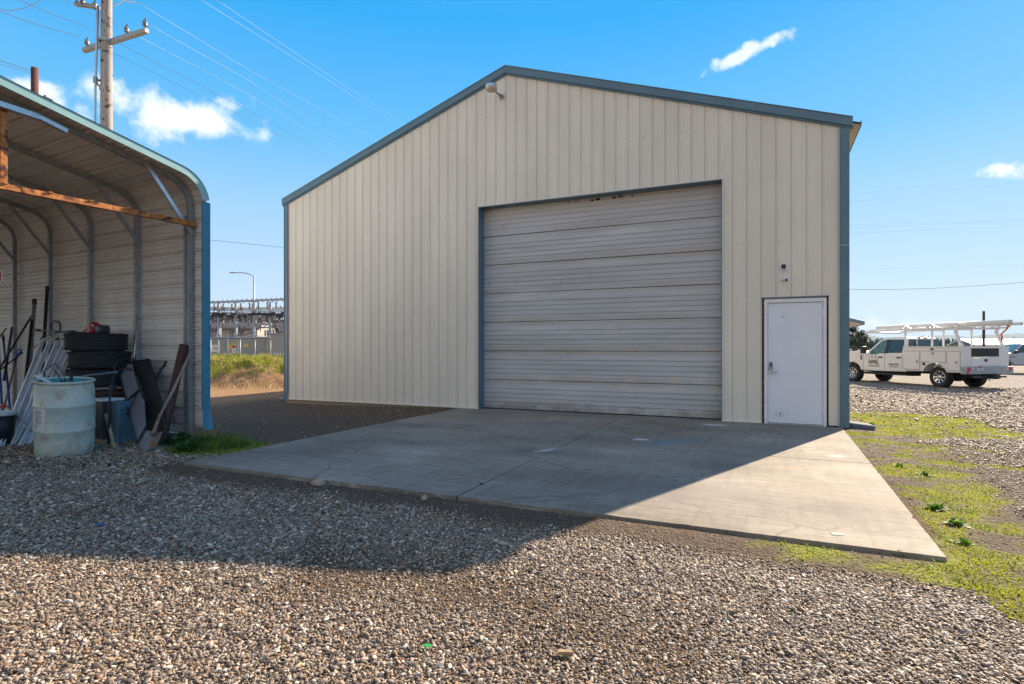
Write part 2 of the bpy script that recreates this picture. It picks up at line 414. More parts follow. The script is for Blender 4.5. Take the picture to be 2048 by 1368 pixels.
def ground_mat():
    m = bpy.data.materials.new('ground'); m.use_nodes = True; t = m.node_tree; p = t.nodes['Principled BSDF']
    L = t.links.new
    geo = N(t, 'ShaderNodeTexCoord'); pos = geo.outputs['Object']
    at_ = N(t, 'ShaderNodeVertexColor', layer_name='zone'); sp = N(t, 'ShaderNodeSeparateColor'); L(at_.outputs[0], sp.inputs[0])
    def noise(sc, det=5, ro=.6):
        n = N(t, 'ShaderNodeTexNoise'); n.inputs['Scale'].default_value = sc; n.inputs['Detail'].default_value = det
        n.inputs['Roughness'].default_value = ro; L(pos, n.inputs['Vector']); return n.outputs[0]
    def ramp(src, els):
        r = N(t, 'ShaderNodeValToRGB'); e = r.color_ramp.elements
        while len(e) < len(els): e.new(.5)
        for i, (ps, c) in enumerate(els): e[i].position = ps; e[i].color = (*c, 1)
        L(src, r.inputs[0]); return r.outputs[0]
    def mix(f, a, b, mode='MIX'):
        x = N(t, 'ShaderNodeMix', data_type='RGBA', blend_type=mode)
        if isinstance(f, float): x.inputs['Factor'].default_value = f
        else: L(f, x.inputs['Factor'])
        L(a, x.inputs['A']) if not isinstance(a, tuple) else setattr(x.inputs['A'], 'default_value', (*a, 1))
        L(b, x.inputs['B']) if not isinstance(b, tuple) else setattr(x.inputs['B'], 'default_value', (*b, 1))
        return x.outputs['Result']
    vo = N(t, 'ShaderNodeTexVoronoi'); vo.inputs['Scale'].default_value = 34; L(pos, vo.inputs['Vector'])
    sc_ = N(t, 'ShaderNodeSeparateColor'); L(vo.outputs['Color'], sc_.inputs[0])
    stone = ramp(sc_.outputs[0], [(0, (.13, .11, .10)), (.3, (.26, .225, .20)), (.6, (.36, .30, .25)), (.85, (.46, .41, .35)), (1, (.62, .58, .54))])
    gap = ramp(vo.outputs['Distance'], [(.45, (1, 1, 1)), (.85, (.22, .18, .15))])
    grav = mix(1.0, stone, gap, 'MULTIPLY')
    big = ramp(noise(.35, 4), [(.3, (.78, .77, .76)), (.7, (1.1, 1.08, 1.04))]); grav = mix(.8, grav, big, 'MULTIPLY')
    dirt = ramp(noise(22, 8, .75), [(.3, (.058, .038, .026)), (.52, (.13, .088, .058)), (.66, (.19, .135, .095)), (.74, (.32, .28, .24))])
    dirto = ramp(noise(9, 8, .75), [(.3, (.16, .085, .04)), (.5, (.33, .19, .095)), (.62, (.42, .27, .14)), (.75, (.50, .38, .22))])
    grs = ramp(noise(14, 6, .7), [(.3, (.10, .09, .02)), (.5, (.24, .26, .03)), (.7, (.36, .30, .08))])
    so = N(t, 'ShaderNodeVertexColor', layer_name='soil'); ssp = N(t, 'ShaderNodeSeparateColor'); L(so.outputs[0], ssp.inputs[0])
    soil = ramp(noise(30, 8, .75), [(.3, (.06, .035, .018)), (.5, (.14, .082, .038)), (.62, (.22, .135, .06)), (.75, (.33, .26, .18))])
    grav = mix(ssp.outputs[0], grav, soil)
    c = mix(sp.outputs[2], mix(sp.outputs[1], grav, dirt), dirto)
    c = mix(sp.outputs[0], c, grs)
    # far fields beyond the yard
    ln = N(t, 'ShaderNodeVectorMath', operation='LENGTH'); L(pos, ln.inputs[0])
    fr = N(t, 'ShaderNodeMapRange'); fr.inputs[1].default_value = 75; fr.inputs[2].default_value = 110; L(ln.outputs['Value'], fr.inputs[0])
    c = mix(fr.outputs[0], c, ramp(noise(.02, 5), [(.35, (.12, .12, .05)), (.65, (.24, .20, .11))]))
    L(c, p.inputs['Base Color']); p.inputs['Roughness'].default_value = .9; p.inputs['Specular IOR Level'].default_value = .25
    hgt = N(t, 'ShaderNodeMath', operation='MULTIPLY_ADD'); L(vo.outputs['Distance'], hgt.inputs[0]); hgt.inputs[1].default_value = -1.0
    L(noise(60, 6, .7), hgt.inputs[2])
    bp = N(t, 'ShaderNodeBump'); bp.inputs['Strength'].default_value = .9; bp.inputs['Distance'].default_value = .03
    L(hgt.outputs[0], bp.inputs['Height']); L(bp.outputs[0], p.inputs['Normal'])
    return m
M['ground'] = ground_mat()
ground = gridmesh('ground', GX, GY, H, M['ground']); struct(ground)
g_, d_, b_ = zones(GX, GY)
ca = ground.data.color_attributes.new('zone', 'FLOAT_COLOR', 'POINT')
arr = np.stack([g_, d_, b_, np.ones_like(g_)], -1).reshape(-1).astype(np.float32)
ca.data.foreach_set('color', arr)
XX_, ZZ_ = camXZ(GX, GY); so_ = ss(9.5, 6.5, ZZ_)
arr = np.stack([so_, so_, so_, np.ones_like(so_)], -1).reshape(-1).astype(np.float32)
ca = ground.data.color_attributes.new('soil', 'FLOAT_COLOR', 'POINT'); ca.data.foreach_set('color', arr)

# pebbles: real stones laid near the camera, many thousands, so one object
def pebble_mat():
    m = bpy.data.materials.new('river pebbles'); m.use_nodes = True; t = m.node_tree; p = t.nodes['Principled BSDF']
    oi = N(t, 'ShaderNodeObjectInfo'); L = t.links.new
    r = N(t, 'ShaderNodeValToRGB'); e = r.color_ramp.elements
    els = [(0, (.075, .058, .05)), (.12, (.13, .10, .085)), (.3, (.21, .162, .125)), (.5, (.30, .24, .19)), (.7, (.42, .335, .255)),
           (.84, (.27, .15, .07)), (.9, (.50, .42, .34)), (.97, (.68, .61, .53))]
    while len(e) < len(els): e.new(.5)
    for i, (ps, c) in enumerate(els): e[i].position = ps; e[i].color = (*c, 1)
    L(oi.outputs['Random'], r.inputs[0])
    tcn = N(t, 'ShaderNodeTexCoord'); nz = N(t, 'ShaderNodeTexNoise'); nz.inputs['Scale'].default_value = 2.2; nz.inputs['Detail'].default_value = 5
    L(tcn.outputs['Object'], nz.inputs['Vector'])
    r2 = N(t, 'ShaderNodeValToRGB'); r2.color_ramp.elements[0].position = .3; r2.color_ramp.elements[0].color = (.68, .62, .56, 1)
    r2.color_ramp.elements[1].position = .7; r2.color_ramp.elements[1].color = (1.12, 1.12, 1.1, 1)
    L(nz.outputs[0], r2.inputs[0])
    x = N(t, 'ShaderNodeMix', data_type='RGBA', blend_type='MULTIPLY'); x.inputs['Factor'].default_value = 1
    L(r.outputs[0], x.inputs['A']); L(r2.outputs[0], x.inputs['B']); L(x.outputs['Result'], p.inputs['Base Color'])
    p.inputs['Roughness'].default_value = .62; p.inputs['Specular IOR Level'].default_value = .35
    return m
M['pebble'] = pebble_mat()
def pebble_nodes():
    g = bpy.data.node_groups.new('lay_pebbles', 'GeometryNodeTree')
    g.interface.new_socket('Geometry', in_out='INPUT', socket_type='NodeSocketGeometry')
    g.interface.new_socket('Geometry', in_out='OUTPUT', socket_type='NodeSocketGeometry')
    L = g.links.new
    gi = N(g, 'NodeGroupInput'); go = N(g, 'NodeGroupOutput')
    jn = N(g, 'GeometryNodeJoinGeometry')
    for k in range(6):
        ico = N(g, 'GeometryNodeMeshIcoSphere'); ico.inputs['Radius'].default_value = 1; ico.inputs['Subdivisions'].default_value = 2
        sm = N(g, 'GeometryNodeSetShadeSmooth'); L(ico.outputs['Mesh'], sm.inputs['Geometry'])
        nz = N(g, 'ShaderNodeTexNoise'); nz.noise_dimensions = '4D'; nz.inputs['W'].default_value = k*7.3; nz.inputs['Scale'].default_value = .8; nz.inputs['Detail'].default_value = 1
        sb = N(g, 'ShaderNodeVectorMath', operation='SUBTRACT'); sb.inputs[1].default_value = (.5, .5, .5); L(nz.outputs['Color'], sb.inputs[0])
        scl = N(g, 'ShaderNodeVectorMath', operation='SCALE'); scl.inputs['Scale'].default_value = 1.5; L(sb.outputs[0], scl.inputs[0])
        st = N(g, 'GeometryNodeSetPosition'); L(sm.outputs[0], st.inputs['Geometry']); L(scl.outputs[0], st.inputs['Offset'])
        smt = N(g, 'GeometryNodeSetMaterial'); smt.inputs['Material'].default_value = M['pebble']; L(st.outputs[0], smt.inputs['Geometry'])
        gti = N(g, 'GeometryNodeGeometryToInstance'); L(smt.outputs[0], gti.inputs[0]); L(gti.outputs[0], jn.inputs[0])
    iop = N(g, 'GeometryNodeInstanceOnPoints'); iop.inputs['Pick Instance'].default_value = True
    def attr(nm, ty):
        a = N(g, 'GeometryNodeInputNamedAttribute', data_type=ty); a.inputs['Name'].default_value = nm; return a.outputs[0]
    L(gi.outputs[0], iop.inputs['Points']); L(jn.outputs[0], iop.inputs['Instance'])
    L(attr('pick', 'INT'), iop.inputs['Instance Index']); L(attr('rot', 'FLOAT_VECTOR'), iop.inputs['Rotation']); L(attr('scl', 'FLOAT_VECTOR'), iop.inputs['Scale'])
    L(iop.outputs[0], go.inputs[0])
    return g
def jitter_grid(x0, x1, y0, y1, s):
    a = np.arange(x0, x1, s); b = np.arange(y0, y1, s); X, Y = np.meshgrid(a, b)
    X = X.ravel()+rng.uniform(-.48, .48, X.size)*s; Y = Y.ravel()+rng.uniform(-.48, .48, Y.size)*s
    return X, Y
def view_keep(x, y, z0, z1, pad=.35):
    X, Z = camXZ(x, y); return (Z >= z0) & (Z < z1) & (np.abs(X) < Z*.915+pad)
px_, py_, ps_ = [], [], []
def lay(z0, z1, step, size, cover=1.0, dens=None):
    c = [W(sx*(z*.93+.5), z) for z in (z0, z1) for sx in (-1, 1)]
    xs = [p.x for p in c]; ys = [p.y for p in c]
    x, y = jitter_grid(min(xs), max(xs), min(ys), max(ys), step)
    k = view_keep(x, y, z0, z1, .5) & ~((x > SX0-.01) & (x < SX1+.01) & (y > SY0-.01)) & ~((x < 12.2) & (y > -.05) & (x > -.1))
    x, y = x[k], y[k]
    g, d, b = zones(x, y)
    pr = cover*(1-.985*np.clip(g, 0, 1))*(1-.90*np.clip(d, 0, 1))*(1-.9*b)
    k = rng.random(x.size) < pr; x, y = x[k], y[k]
    px_.append(x); py_.append(y); ps_.append(size*(1-.5*d[k])*np.exp(rng.normal(0, .34, x.size)).clip(.4, 2.1))
lay(1.7, 3.0, .0108, .0057); lay(3.0, 4.4, .0120, .0062); lay(4.4, 6.2, .0150, .0073); lay(6.2, 9.0, .022, .0100, .9); lay(9.0, 14.0, .045, .0145, .7); lay(14, 22, .09, .019, .5)
PX = np.concatenate(px_); PY = np.concatenate(py_); PS = np.concatenate(ps_)
n = PX.size
PZ = gh(PX, PY)+PS*rng.uniform(-.25, .8, n)
me = bpy.data.meshes.new('gravel'); me.vertices.add(n); me.vertices.foreach_set('co', np.stack([PX, PY, PZ], -1).ravel())
a = me.attributes.new('rot', 'FLOAT_VECTOR', 'POINT'); a.data.foreach_set('vector', np.stack([rng.normal(0, .38, n), rng.normal(0, .38, n), rng.uniform(0, 6.28, n)], -1).ravel())
a = me.attributes.new('scl', 'FLOAT_VECTOR', 'POINT'); a.data.foreach_set('vector', np.stack([PS*rng.uniform(.95, 1.75, n), PS*rng.uniform(.65, 1.1, n), PS*rng.uniform(.38, .8, n)], -1).ravel())
a = me.attributes.new('pick', 'INT', 'POINT'); a.data.foreach_set('value', rng.integers(0, 6, n).astype(np.int32))
gravel = bpy.data.objects.new('gravel', me); COL.objects.link(gravel)
md = gravel.modifiers.new('lay', 'NODES'); md.node_group = pebble_nodes()
tag(gravel, 'loose rounded river gravel covering the yard in front of the concrete apron', 'gravel', kind='stuff')
print('pebbles', n)

# blades of grass and leafy ground cover
def blades(name, pts, hmin, hmax, w, mats, lean=.5, n_mat=None):
    P = np.asarray(pts); k = len(P)
    h = rng.uniform(hmin, hmax, k); a = rng.uniform(0, 6.283, k); ww = w*rng.uniform(.6, 1.3, k)
    la = rng.uniform(0, 6.283, k); ll = rng.uniform(.1, lean, k)*h
    dx, dy = np.cos(a)*ww, np.sin(a)*ww; lx, ly = np.cos(la)*ll, np.sin(la)*ll
    b = P[:, 2]-.005
    v = np.stack([np.stack([P[:,0]-dx, P[:,1]-dy, b], -1), np.stack([P[:,0]+dx, P[:,1]+dy, b], -1),
                  np.stack([P[:,0]+dx*.8+lx*.4, P[:,1]+dy*.8+ly*.4, b+h*.6], -1), np.stack([P[:,0]-dx*.8+lx*.4, P[:,1]-dy*.8+ly*.4, b+h*.6], -1),
                  np.stack([P[:,0]+lx, P[:,1]+ly, b+h], -1)], 1).reshape(-1, 3)
    me = bpy.data.meshes.new(name); i = np.arange(k)*5
    q = np.stack([i, i+1, i+2, i+3], -1); t3 = np.stack([i+3, i+2, i+4], -1)
    loops = np.concatenate([q.ravel(), t3.ravel()])
    me.vertices.add(len(v)); me.vertices.foreach_set('co', v.ravel()); me.loops.add(len(loops)); me.loops.foreach_set('vertex_index', loops)
    me.polygons.add(2*k); me.polygons.foreach_set('loop_start', np.concatenate([np.arange(k)*4, 4*k+np.arange(k)*3]))
    for mm in mats: me.materials.append(mm)
    mi = rng.choice(len(mats), k, p=n_mat); me.polygons.foreach_set('material_index', np.concatenate([mi, mi]).astype(np.int32))
    me.update(calc_edges=True)
    o = bpy.data.objects.new(name, me); COL.objects.link(o); return o
def grass_points(x0, x1, y0, y1, step, thr=.25):
    x, y = jitter_grid(x0, x1, y0, y1, step)
    k = ~((x > SX0) & (x < SX1+.012) & (y > SY0-.012)) & ~((x > -.1) & (x < 12.2) & (y > -.1))
    x, y = x[k], y[k]; g, d, b = zones(x, y); k = (rng.random(x.size) < g*1.1-.08) & (g > thr)
    x, y = x[k], y[k]; return np.stack([x, y, gh(x, y)], -1)
gp = np.concatenate([grass_points(11.9, 18, -7.6, 3.6, .019), grass_points(11.9, 18, 3.6, 16, .06), grass_points(9, 12.2, -7.2, -6.2, .024)])
o = blades('grass', gp, .008, .032, .0042, [M['grass'], M['grassdry']], 1.3, [.85, .15])
tag(o, 'patchy yellow green grass growing along the right edge of the concrete apron', 'grass', kind='stuff')
gp = grass_points(3.2, 8.5, -6.8, -4.6, .03)
o = blades('grass', gp, .012, .05, .004, [M['grass'], M['weed']], .8, [.5, .5])
tag(o, 'green grass and weeds along the left corner and near edge of the concrete apron', 'grass', kind='stuff')
# bank vegetation
x, y = jitter_grid(-13, 1, 2, 14, .05); X_, Z_ = camXZ(x, y)
k = (Z_ > 18.6) & (Z_ < 26) & (X_ < -6) & (X_ > -15) & ~((x > -.2) & (y > -.2)); x, y = x[k], y[k]; g, d, b = zones(x, y)
k = rng.random(x.size) < g*.9
o = blades('grass', np.stack([x[k], y[k], gh(x[k], y[k])], -1), .05, .22, .010, [M['grass'], M['grassdry']], .8, [.6, .4])
tag(o, 'rough green grass on top of the earth bank in front of the substation fence', 'grass', kind='stuff')
k = (rng.random(x.size) < .16) & (g < .5)
o = blades('dry_grass', np.stack([x[k], y[k], gh(x[k], y[k])], -1), .04, .28, .009, [M['grassdry']], 1.1)
tag(o, 'straw coloured dead grass on the brown slope of the earth bank', 'dry grass', kind='stuff')

# ---------------------------------------------------------------- concrete apron
def concrete():
    m = bpy.data.materials.new('concrete'); m.use_nodes = True; t = m.node_tree; p = t.nodes['Principled BSDF']; L = t.links.new
    tcn = N(t, 'ShaderNodeTexCoord'); pos = tcn.outputs['Object']
    def noise(sc, det=6, ro=.6, st=(1, 1, 1), rz=0.0):
        mp = N(t, 'ShaderNodeMapping'); mp.inputs['Scale'].default_value = st; mp.inputs['Rotation'].default_value = (0, 0, rz); L(pos, mp.inputs[0])
        n_ = N(t, 'ShaderNodeTexNoise'); n_.inputs['Scale'].default_value = sc; n_.inputs['Detail'].default_value = det; n_.inputs['Roughness'].default_value = ro
        L(mp.outputs[0], n_.inputs['Vector']); return n_.outputs[0]
    def ramp(src, els):
        r = N(t, 'ShaderNodeValToRGB'); e = r.color_ramp.elements
        while len(e) < len(els): e.new(.5)
        for i, (ps, c) in enumerate(els): e[i].position = ps; e[i].color = (*c, 1)
        L(src, r.inputs[0]); return r.outputs[0]
    def mix(f, a, b, mode='MIX'):
        x = N(t, 'ShaderNodeMix', data_type='RGBA', blend_type=mode)
        if isinstance(f, float): x.inputs['Factor'].default_value = f
        else: L(f, x.inputs['Factor'])
        L(a, x.inputs['A']); L(b, x.inputs['B']) if not isinstance(b, tuple) else setattr(x.inputs['B'], 'default_value', (*b, 1))
        return x.outputs['Result']
    c = ramp(noise(.8, 7, .65), [(.3, (.19, .163, .133)), (.55, (.26, .223, .18)), (.72, (.34, .295, .24))])
    c = mix(.85, c, ramp(noise(14, 6, .7), [(.3, (.86, .86, .86)), (.7, (1.1, 1.1, 1.1))]), 'MULTIPLY')
    c = mix(.7, c, ramp(noise(2.2, 6, .6, (1, 5, 1), .15), [(.35, (.82, .82, .83)), (.62, (1.08, 1.08, 1.08))]), 'MULTIPLY')
    c = mix(.6, c, ramp(noise(1.6, 3, .6, (7, .8, 1), .5), [(.38, (.84, .83, .82)), (.55, (1.05, 1.05, 1.05))]), 'MULTIPLY')
    c = mix(.9, c, ramp(noise(.45, 3, .5, (1, 2.2, 1), .5), [(.36, (.80, .79, .78)), (.5, (1.0, 1.0, 1.0)), (.66, (1.16, 1.15, 1.13))]), 'MULTIPLY')
    # hairline cracks and curved scrub marks
    wv = N(t, 'ShaderNodeTexVoronoi', feature='DISTANCE_TO_EDGE'); wv.inputs['Scale'].default_value = .33
    wo_ = N(t, 'ShaderNodeVectorMath', operation='MULTIPLY_ADD'); nzz = N(t, 'ShaderNodeTexNoise'); nzz.inputs['Scale'].default_value = 1.3; nzz.inputs['Detail'].default_value = 6
    L(pos, nzz.inputs['Vector']); L(nzz.outputs['Color'], wo_.inputs[0]); wo_.inputs[1].default_value = (.9, .9, 0); L(pos, wo_.inputs[2]); L(wo_.outputs[0], wv.inputs['Vector'])
    c = mix(ramp(wv.outputs['Distance'], [(.0, (.55, .55, .55)), (.004, (.25, .25, .25)), (.007, (0, 0, 0))]), c, (.10, .09, .08))
    wa = N(t, 'ShaderNodeTexWave', wave_type='RINGS'); wa.inputs['Scale'].default_value = 5.5; wa.inputs['Distortion'].default_value = 3; wa.inputs['Detail'].default_value = 3; wa.inputs['Detail Scale'].default_value = .6
    wm = N(t, 'ShaderNodeMapping'); wm.inputs['Location'].default_value = (-11.5, 9.5, 0); L(pos, wm.inputs[0]); L(wm.outputs[0], wa.inputs['Vector'])
    c = mix(.35, c, ramp(wa.outputs[0], [(.2, (.90, .89, .88)), (.8, (1.06, 1.06, 1.06))]), 'MULTIPLY')
    # pits
    c = mix(ramp(noise(26, 2, .5), [(.70, (0, 0, 0)), (.74, (.8, .8, .8))]), c, (.09, .08, .075))
    # fine scratches
    for rz, sc in ((.3, 5), (1.1, 6), (2.2, 5)):
        c = mix(ramp(noise(sc, 1, .5, (.12, 6, 1), rz), [(.64, (0, 0, 0)), (.65, (.4, .4, .4)), (.66, (0, 0, 0))]), c, (.60, .59, .58))
    # shapes with a place of their own: blue paint smear, pale spills, rust marks
    def spot(cx, cy, sx, sy, rz, col, amt, nsc=6.0):
        global_ = N(t, 'ShaderNodeMapping', vector_type='TEXTURE'); global_.inputs['Location'].default_value = (cx, cy, 0); global_.inputs['Rotation'].default_value = (0, 0, rz); global_.inputs['Scale'].default_value = (sx, sy, 1)
        sepz = N(t, 'ShaderNodeVectorMath', operation='MULTIPLY'); sepz.inputs[1].default_value = (1, 1, 0); L(pos, sepz.inputs[0]); L(sepz.outputs[0], global_.inputs[0])
        ln = N(t, 'ShaderNodeVectorMath', operation='LENGTH'); L(global_.outputs[0], ln.inputs[0])
        ad = N(t, 'ShaderNodeMath', operation='MULTIPLY_ADD'); L(noise(nsc, 5, .7), ad.inputs[0]); ad.inputs[1].default_value = 1.6; 
        L(ln.outputs['Value'], ad.inputs[2])
        mr = N(t, 'ShaderNodeMapRange'); mr.inputs[1].default_value = 1.75; mr.inputs[2].default_value = 1.25; mr.inputs[3].default_value = 0; mr.inputs[4].default_value = amt
        L(ad.outputs[0], mr.inputs[0]); return mix(mr.outputs[0], c, col)
    def gq(px, py): q = gpt(px, py, 0); return q.x, q.y
    q = gq(1350, 884); c = spot(q[0], q[1], .75, .28, .9, (.12, .20, .25), .55, 9.0)
    q = gq(1430, 850); c = spot(q[0], q[1], .30, .12, .1, (.75, .78, .85), .55)
    q = gq(1285, 879); c = spot(q[0], q[1], .16, .10, .1, (.6, .62, .66), .8)
    q = gq(1675, 912); c = spot(q[0], q[1], .14, .12, .1, (.70, .66, .60), .45)
    q = gq(1560, 935); c = spot(q[0], q[1], .22, .10, .1, (.42, .25, .12), .3)
    q = gq(1540, 914); c = spot(q[0], q[1], .12, .08, .1, (.45, .24, .09), .35)
    q = gq(1095, 900); c = spot(q[0], q[1], .30, .08, 1.2, (.55, .55, .56), .5)
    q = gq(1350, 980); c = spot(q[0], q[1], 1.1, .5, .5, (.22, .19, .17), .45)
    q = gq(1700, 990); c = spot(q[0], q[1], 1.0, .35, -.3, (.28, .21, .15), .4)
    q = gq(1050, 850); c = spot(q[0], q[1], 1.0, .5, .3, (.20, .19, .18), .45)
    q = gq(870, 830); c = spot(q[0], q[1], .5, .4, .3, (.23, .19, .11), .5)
    L(c, p.inputs['Base Color']); p.inputs['Roughness'].default_value = .8; p.inputs['Specular IOR Level'].default_value = .3
    bp = N(t, 'ShaderNodeBump'); bp.inputs['Strength'].default_value = .35; bp.inputs['Distance'].default_value = .006
    L(noise(55, 6, .7), bp.inputs['Height'])
    bp2 = N(t, 'ShaderNodeBump'); bp2.inputs['Strength'].default_value = .3; bp2.inputs['Distance'].default_value = .01
    L(noise(6, 4, .6, (1, 5, 1), .15), bp2.inputs['Height']); L(bp.outputs[0], bp2.inputs['Normal']); L(bp2.outputs[0], p.inputs['Normal'])
    return m
M['concrete'] = concrete()
JX, JY = 8.47, -3.15
def slab_piece(mb, x0, x1, y0, y1, rag):
    """a pour with slightly chipped outer edges; rag = sides (W,E,S,N) that are ragged"""
    pts = []
    def run(a, b, r, nrm):
        a = Vector(a); b = Vector(b); k = max(2, int((b-a).length/.05)) if r else 1
        for i in range(k):
            t_ = i/k; q = a.lerp(b, t_)
            if r and i > 0:
                d = .004*random.random()+(.02*random.random() if random.random() < .06 else 0)
                q = q+Vector(nrm)*d
            pts.append((q.x, q.y))
    run((x0, y0), (x1, y0), rag[2], (0, 1)); run((x1, y0), (x1, y1), rag[1], (-1, 0)); run((x1, y1), (x0, y1), rag[3], (0, -1)); run((x0, y1), (x0, y0), rag[0], (1, 0))
    mb.prism(pts, -.13, 0)
sl = MB(); gp_ = .008
slab_piece(sl, SX0, JX-gp_, SY0, JY-gp_, (1, 0, 1, 0)); slab_piece(sl, JX+gp_, SX1, SY0, JY-gp_, (0, 1, 1, 0))
slab_piece(sl, SX0, JX-gp_, JY+gp_, SY1, (1, 0, 0, 0)); slab_piece(sl, JX+gp_, SX1, JY+gp_, SY1, (0, 1, 0, 0))
sl.v = [(x+(.05-.10*(0-y)/6.2)*(1 if x > 11.5 else 0), y+(.015 if y < -6.1 else 0), z) for x, y, z in sl.v]
slab = sl.build('concrete_apron', M['concrete'], bevel=.006); struct(slab)
# ---------------------------------------------------------------- main building
BW, BL, EZ, PZK = 12.10, 15.0, 4.93, 6.98
GX0, GX1, GZ1 = 5.42, 10.20, 4.22                  # garage opening
DX0, DX1, DZ1 = 10.845, 11.84, 2.13                # door opening
def roofz(x, w=BW, e=EZ, p=PZK): return e+(p-e)*(1-abs(x-w/2)/(w/2))
def ribs(length, pitch, start=0.0, major=.016, minor=.004, cuts=()):
    """breakpoints (s, offset) of ribbed steel cladding"""
    pts = {0.0: 0.0, length: 0.0}
    k = start
    prof = [(-.022, 0), (-.016, -major*.8), (-.006, -major*.8), (-.001, major*.5), (.014, major*.5), (.020, 0), (pitch*.33-.012, 0), (pitch*.33, minor), (pitch*.33+.012, 0),
            (pitch*.66-.012, 0), (pitch*.66, minor), (pitch*.66+.012, 0)]
    while k < length+pitch:
        for ds, o in prof:
            if 0 < k+ds < length: pts[round(k+ds, 5)] = o
        k += pitch
    s = sorted(pts); xs = np.array(s); ys = np.array([pts[q] for q in s])
    for c in cuts:
        for e in (-1e-4, 1e-4):
            if 0 < c+e < length: pts[round(c+e, 6)] = float(np.interp(c+e, xs, ys))
    return sorted(pts.items())
bld = empty('metal_building', (0, 0, 0))
tag(bld, 'large cream ribbed metal building with teal trim and a wide garage door', 'building')
prof = ribs(BW, .2286, .10, cuts=(GX0, GX1, DX0, DX1, BW/2))
wall = MB(); wall.use(M['cream'])
def wz0(xm): return GZ1 if GX0 < xm < GX1 else (DZ1 if DX0 < xm < DX1 else .02)
for (x0, o0), (x1, o1) in zip(prof, prof[1:]):
    b = wz0((x0+x1)/2)
    wall.add([(x0, -o0, b), (x1, -o1, b), (x1, -o1, roofz(x1)), (x0, -o0, roofz(x0))], [(0, 1, 2, 3)])
# screws in rows at the girts
wall.use(M['screw'])
x = .10+.045
while x < BW-.1:
    for z in (.10, 1.02, 2.05, 3.08, 4.12, 5.15, 6.1):
        if z > wz0(x)+.03 and z < roofz(x)-.12:
            xx = x+random.uniform(-.012, .012); zz = z+random.uniform(-.012, .012)
            vs = [(xx+.007*math.cos(a*1.047), -.001, zz+.007*math.sin(a*1.047)) for a in range(6)]+[(xx, -.008, zz)]
            wall.add(vs, [(a, (a+1) % 6, 6) for a in range(6)])
    x += .2286
wall.build('front_wall', parent=bld, fixn=False)
for nm, xw, sg in (('side_wall', 0.0, -1), ('side_wall', BW, 1)):
    w2 = MB(); pr = ribs(BL, .2286, .1)
    for (s0, o0), (s1, o1) in zip(pr, pr[1:]):
        w2.add([(xw+sg*o0, s0+.03, .02), (xw+sg*o1, s1+.03, .02), (xw+sg*o1, s1+.03, EZ), (xw+sg*o0, s0+.03, EZ)], [(0, 1, 2, 3)])
    w2.build(nm, M['cream'], bld, fixn=False)
bw = MB(); bw.add([(0, BL, .02), (BW, BL, .02), (BW, BL, EZ), (BW/2, BL, PZK), (0, BL, EZ)], [(0, 1, 2, 3, 4)]); bw.build('back_wall', M['cream'], bld)
# roof sheets with thickness, small overhang at the eaves
for sg in (-1, 1):
    rf = MB(); rf.use(M['teal']); ov = .20; pr = ribs(BL-.05, .2286, .1)
    sl_ = (PZK-EZ)/(BW/2)
    xe = BW/2+sg*(BW/2+ov); ze = EZ-sl_*ov+.05
    for (s0, o0), (s1, o1) in zip(pr, pr[1:]):
        rf.add([(BW/2, s0+.07, PZK+.05+o0), (xe, s0+.07, ze+o0), (xe, s1+.07, ze+o1), (BW/2, s1+.07, PZK+.05+o1)], [(0, 1, 2, 3)])
    rf.use(M['soffit'])
    rf.add([(BW/2, .07, PZK+.02), (xe, .07, ze-.03), (xe, BL, ze-.03), (BW/2, BL, PZK+.02)], [(0, 1, 2, 3)])
    rf.use(M['teal']); rf.box((min(xe, xe+sg*.012), .07, ze-.045), (max(xe, xe+sg*.012), BL, ze+.03))
    r_ = rf.build('roof', None, bld, fixn=False)
# rake trim along the gable
sl_ = (PZK-EZ)/(BW/2)
for sg in (-1, 1):
    tr = MB(); xm = BW/2; xe = BW/2+sg*(BW/2+.075)
    zt = PZK+.075; zte = EZ-sl_*.075+.075; dp = .15
    f = lambda u, v, h: (u, h, v)
    tr.prism([(xm, zt), (xe, zte), (xe, zte-dp), (xm, zt-dp)], -.065, .09, f)
    tr.prism([(xm, zt-dp), (xe, zte-dp), (xe, zte-dp-.03), (xm, zt-dp-.03)], -.04, .02, f)
    tr.bar((xm, -.07, zt-.004), (xe, -.07, zte-.004), .012, .014)
    for k in (.33, .66, .985) if sg > 0 else (.5,):                      # lap joints
        xx = xm+(xe-xm)*k; zz = zt+(zte-zt)*k
        tr.add([(xx, -.068, zz), (xx+.012, -.068, zz-.004*sg), (xx+.012, -.068, zz-dp-.004*sg), (xx, -.068, zz-dp)], [(0, 1, 2, 3)])
    tr.build('rake_trim', M['teal'], bld, bevel=.004)
for x0, x1, x2, x3 in ((-.03, .085, -.03, 0.0), (BW-.105, BW+.03, BW, BW+.03)):
    ct = MB(); ct.use(M['teal']); ct.box((x0, -.034, .0), (x1, -.02, EZ-.1)); ct.box((x2, -.02, .0), (x3, .16, EZ-.1))
    ct.bar((x0+.004, -.038, 0), (x0+.004, -.038, EZ-.1), .01, .012)
    if x0 > 5: ct.use(M['teal_pale']); ct.box((x0+.004, -.0362, 2.93), (x1, -.0341, 2.945))
    ct.build('corner_trim', None, bld)
# footing strip under the left part, base trim
ft = MB(); ft.box((-.0, .004, -.25), (5.0, .30, .0)); ft.box((BW-.14, .004, -.35), (BW-.005, BL-.1, .018)); ft.build('footing', mat('footing', (.30, .24, .17), .9, bump=.3), bld)
for a, b in ((.06, GX0-.0), (GX1, DX0)): bt = MB(); bt.box((a, -.03, .004), (b, -.001, .03)); bt.build('base_trim', M['cream'], bld)
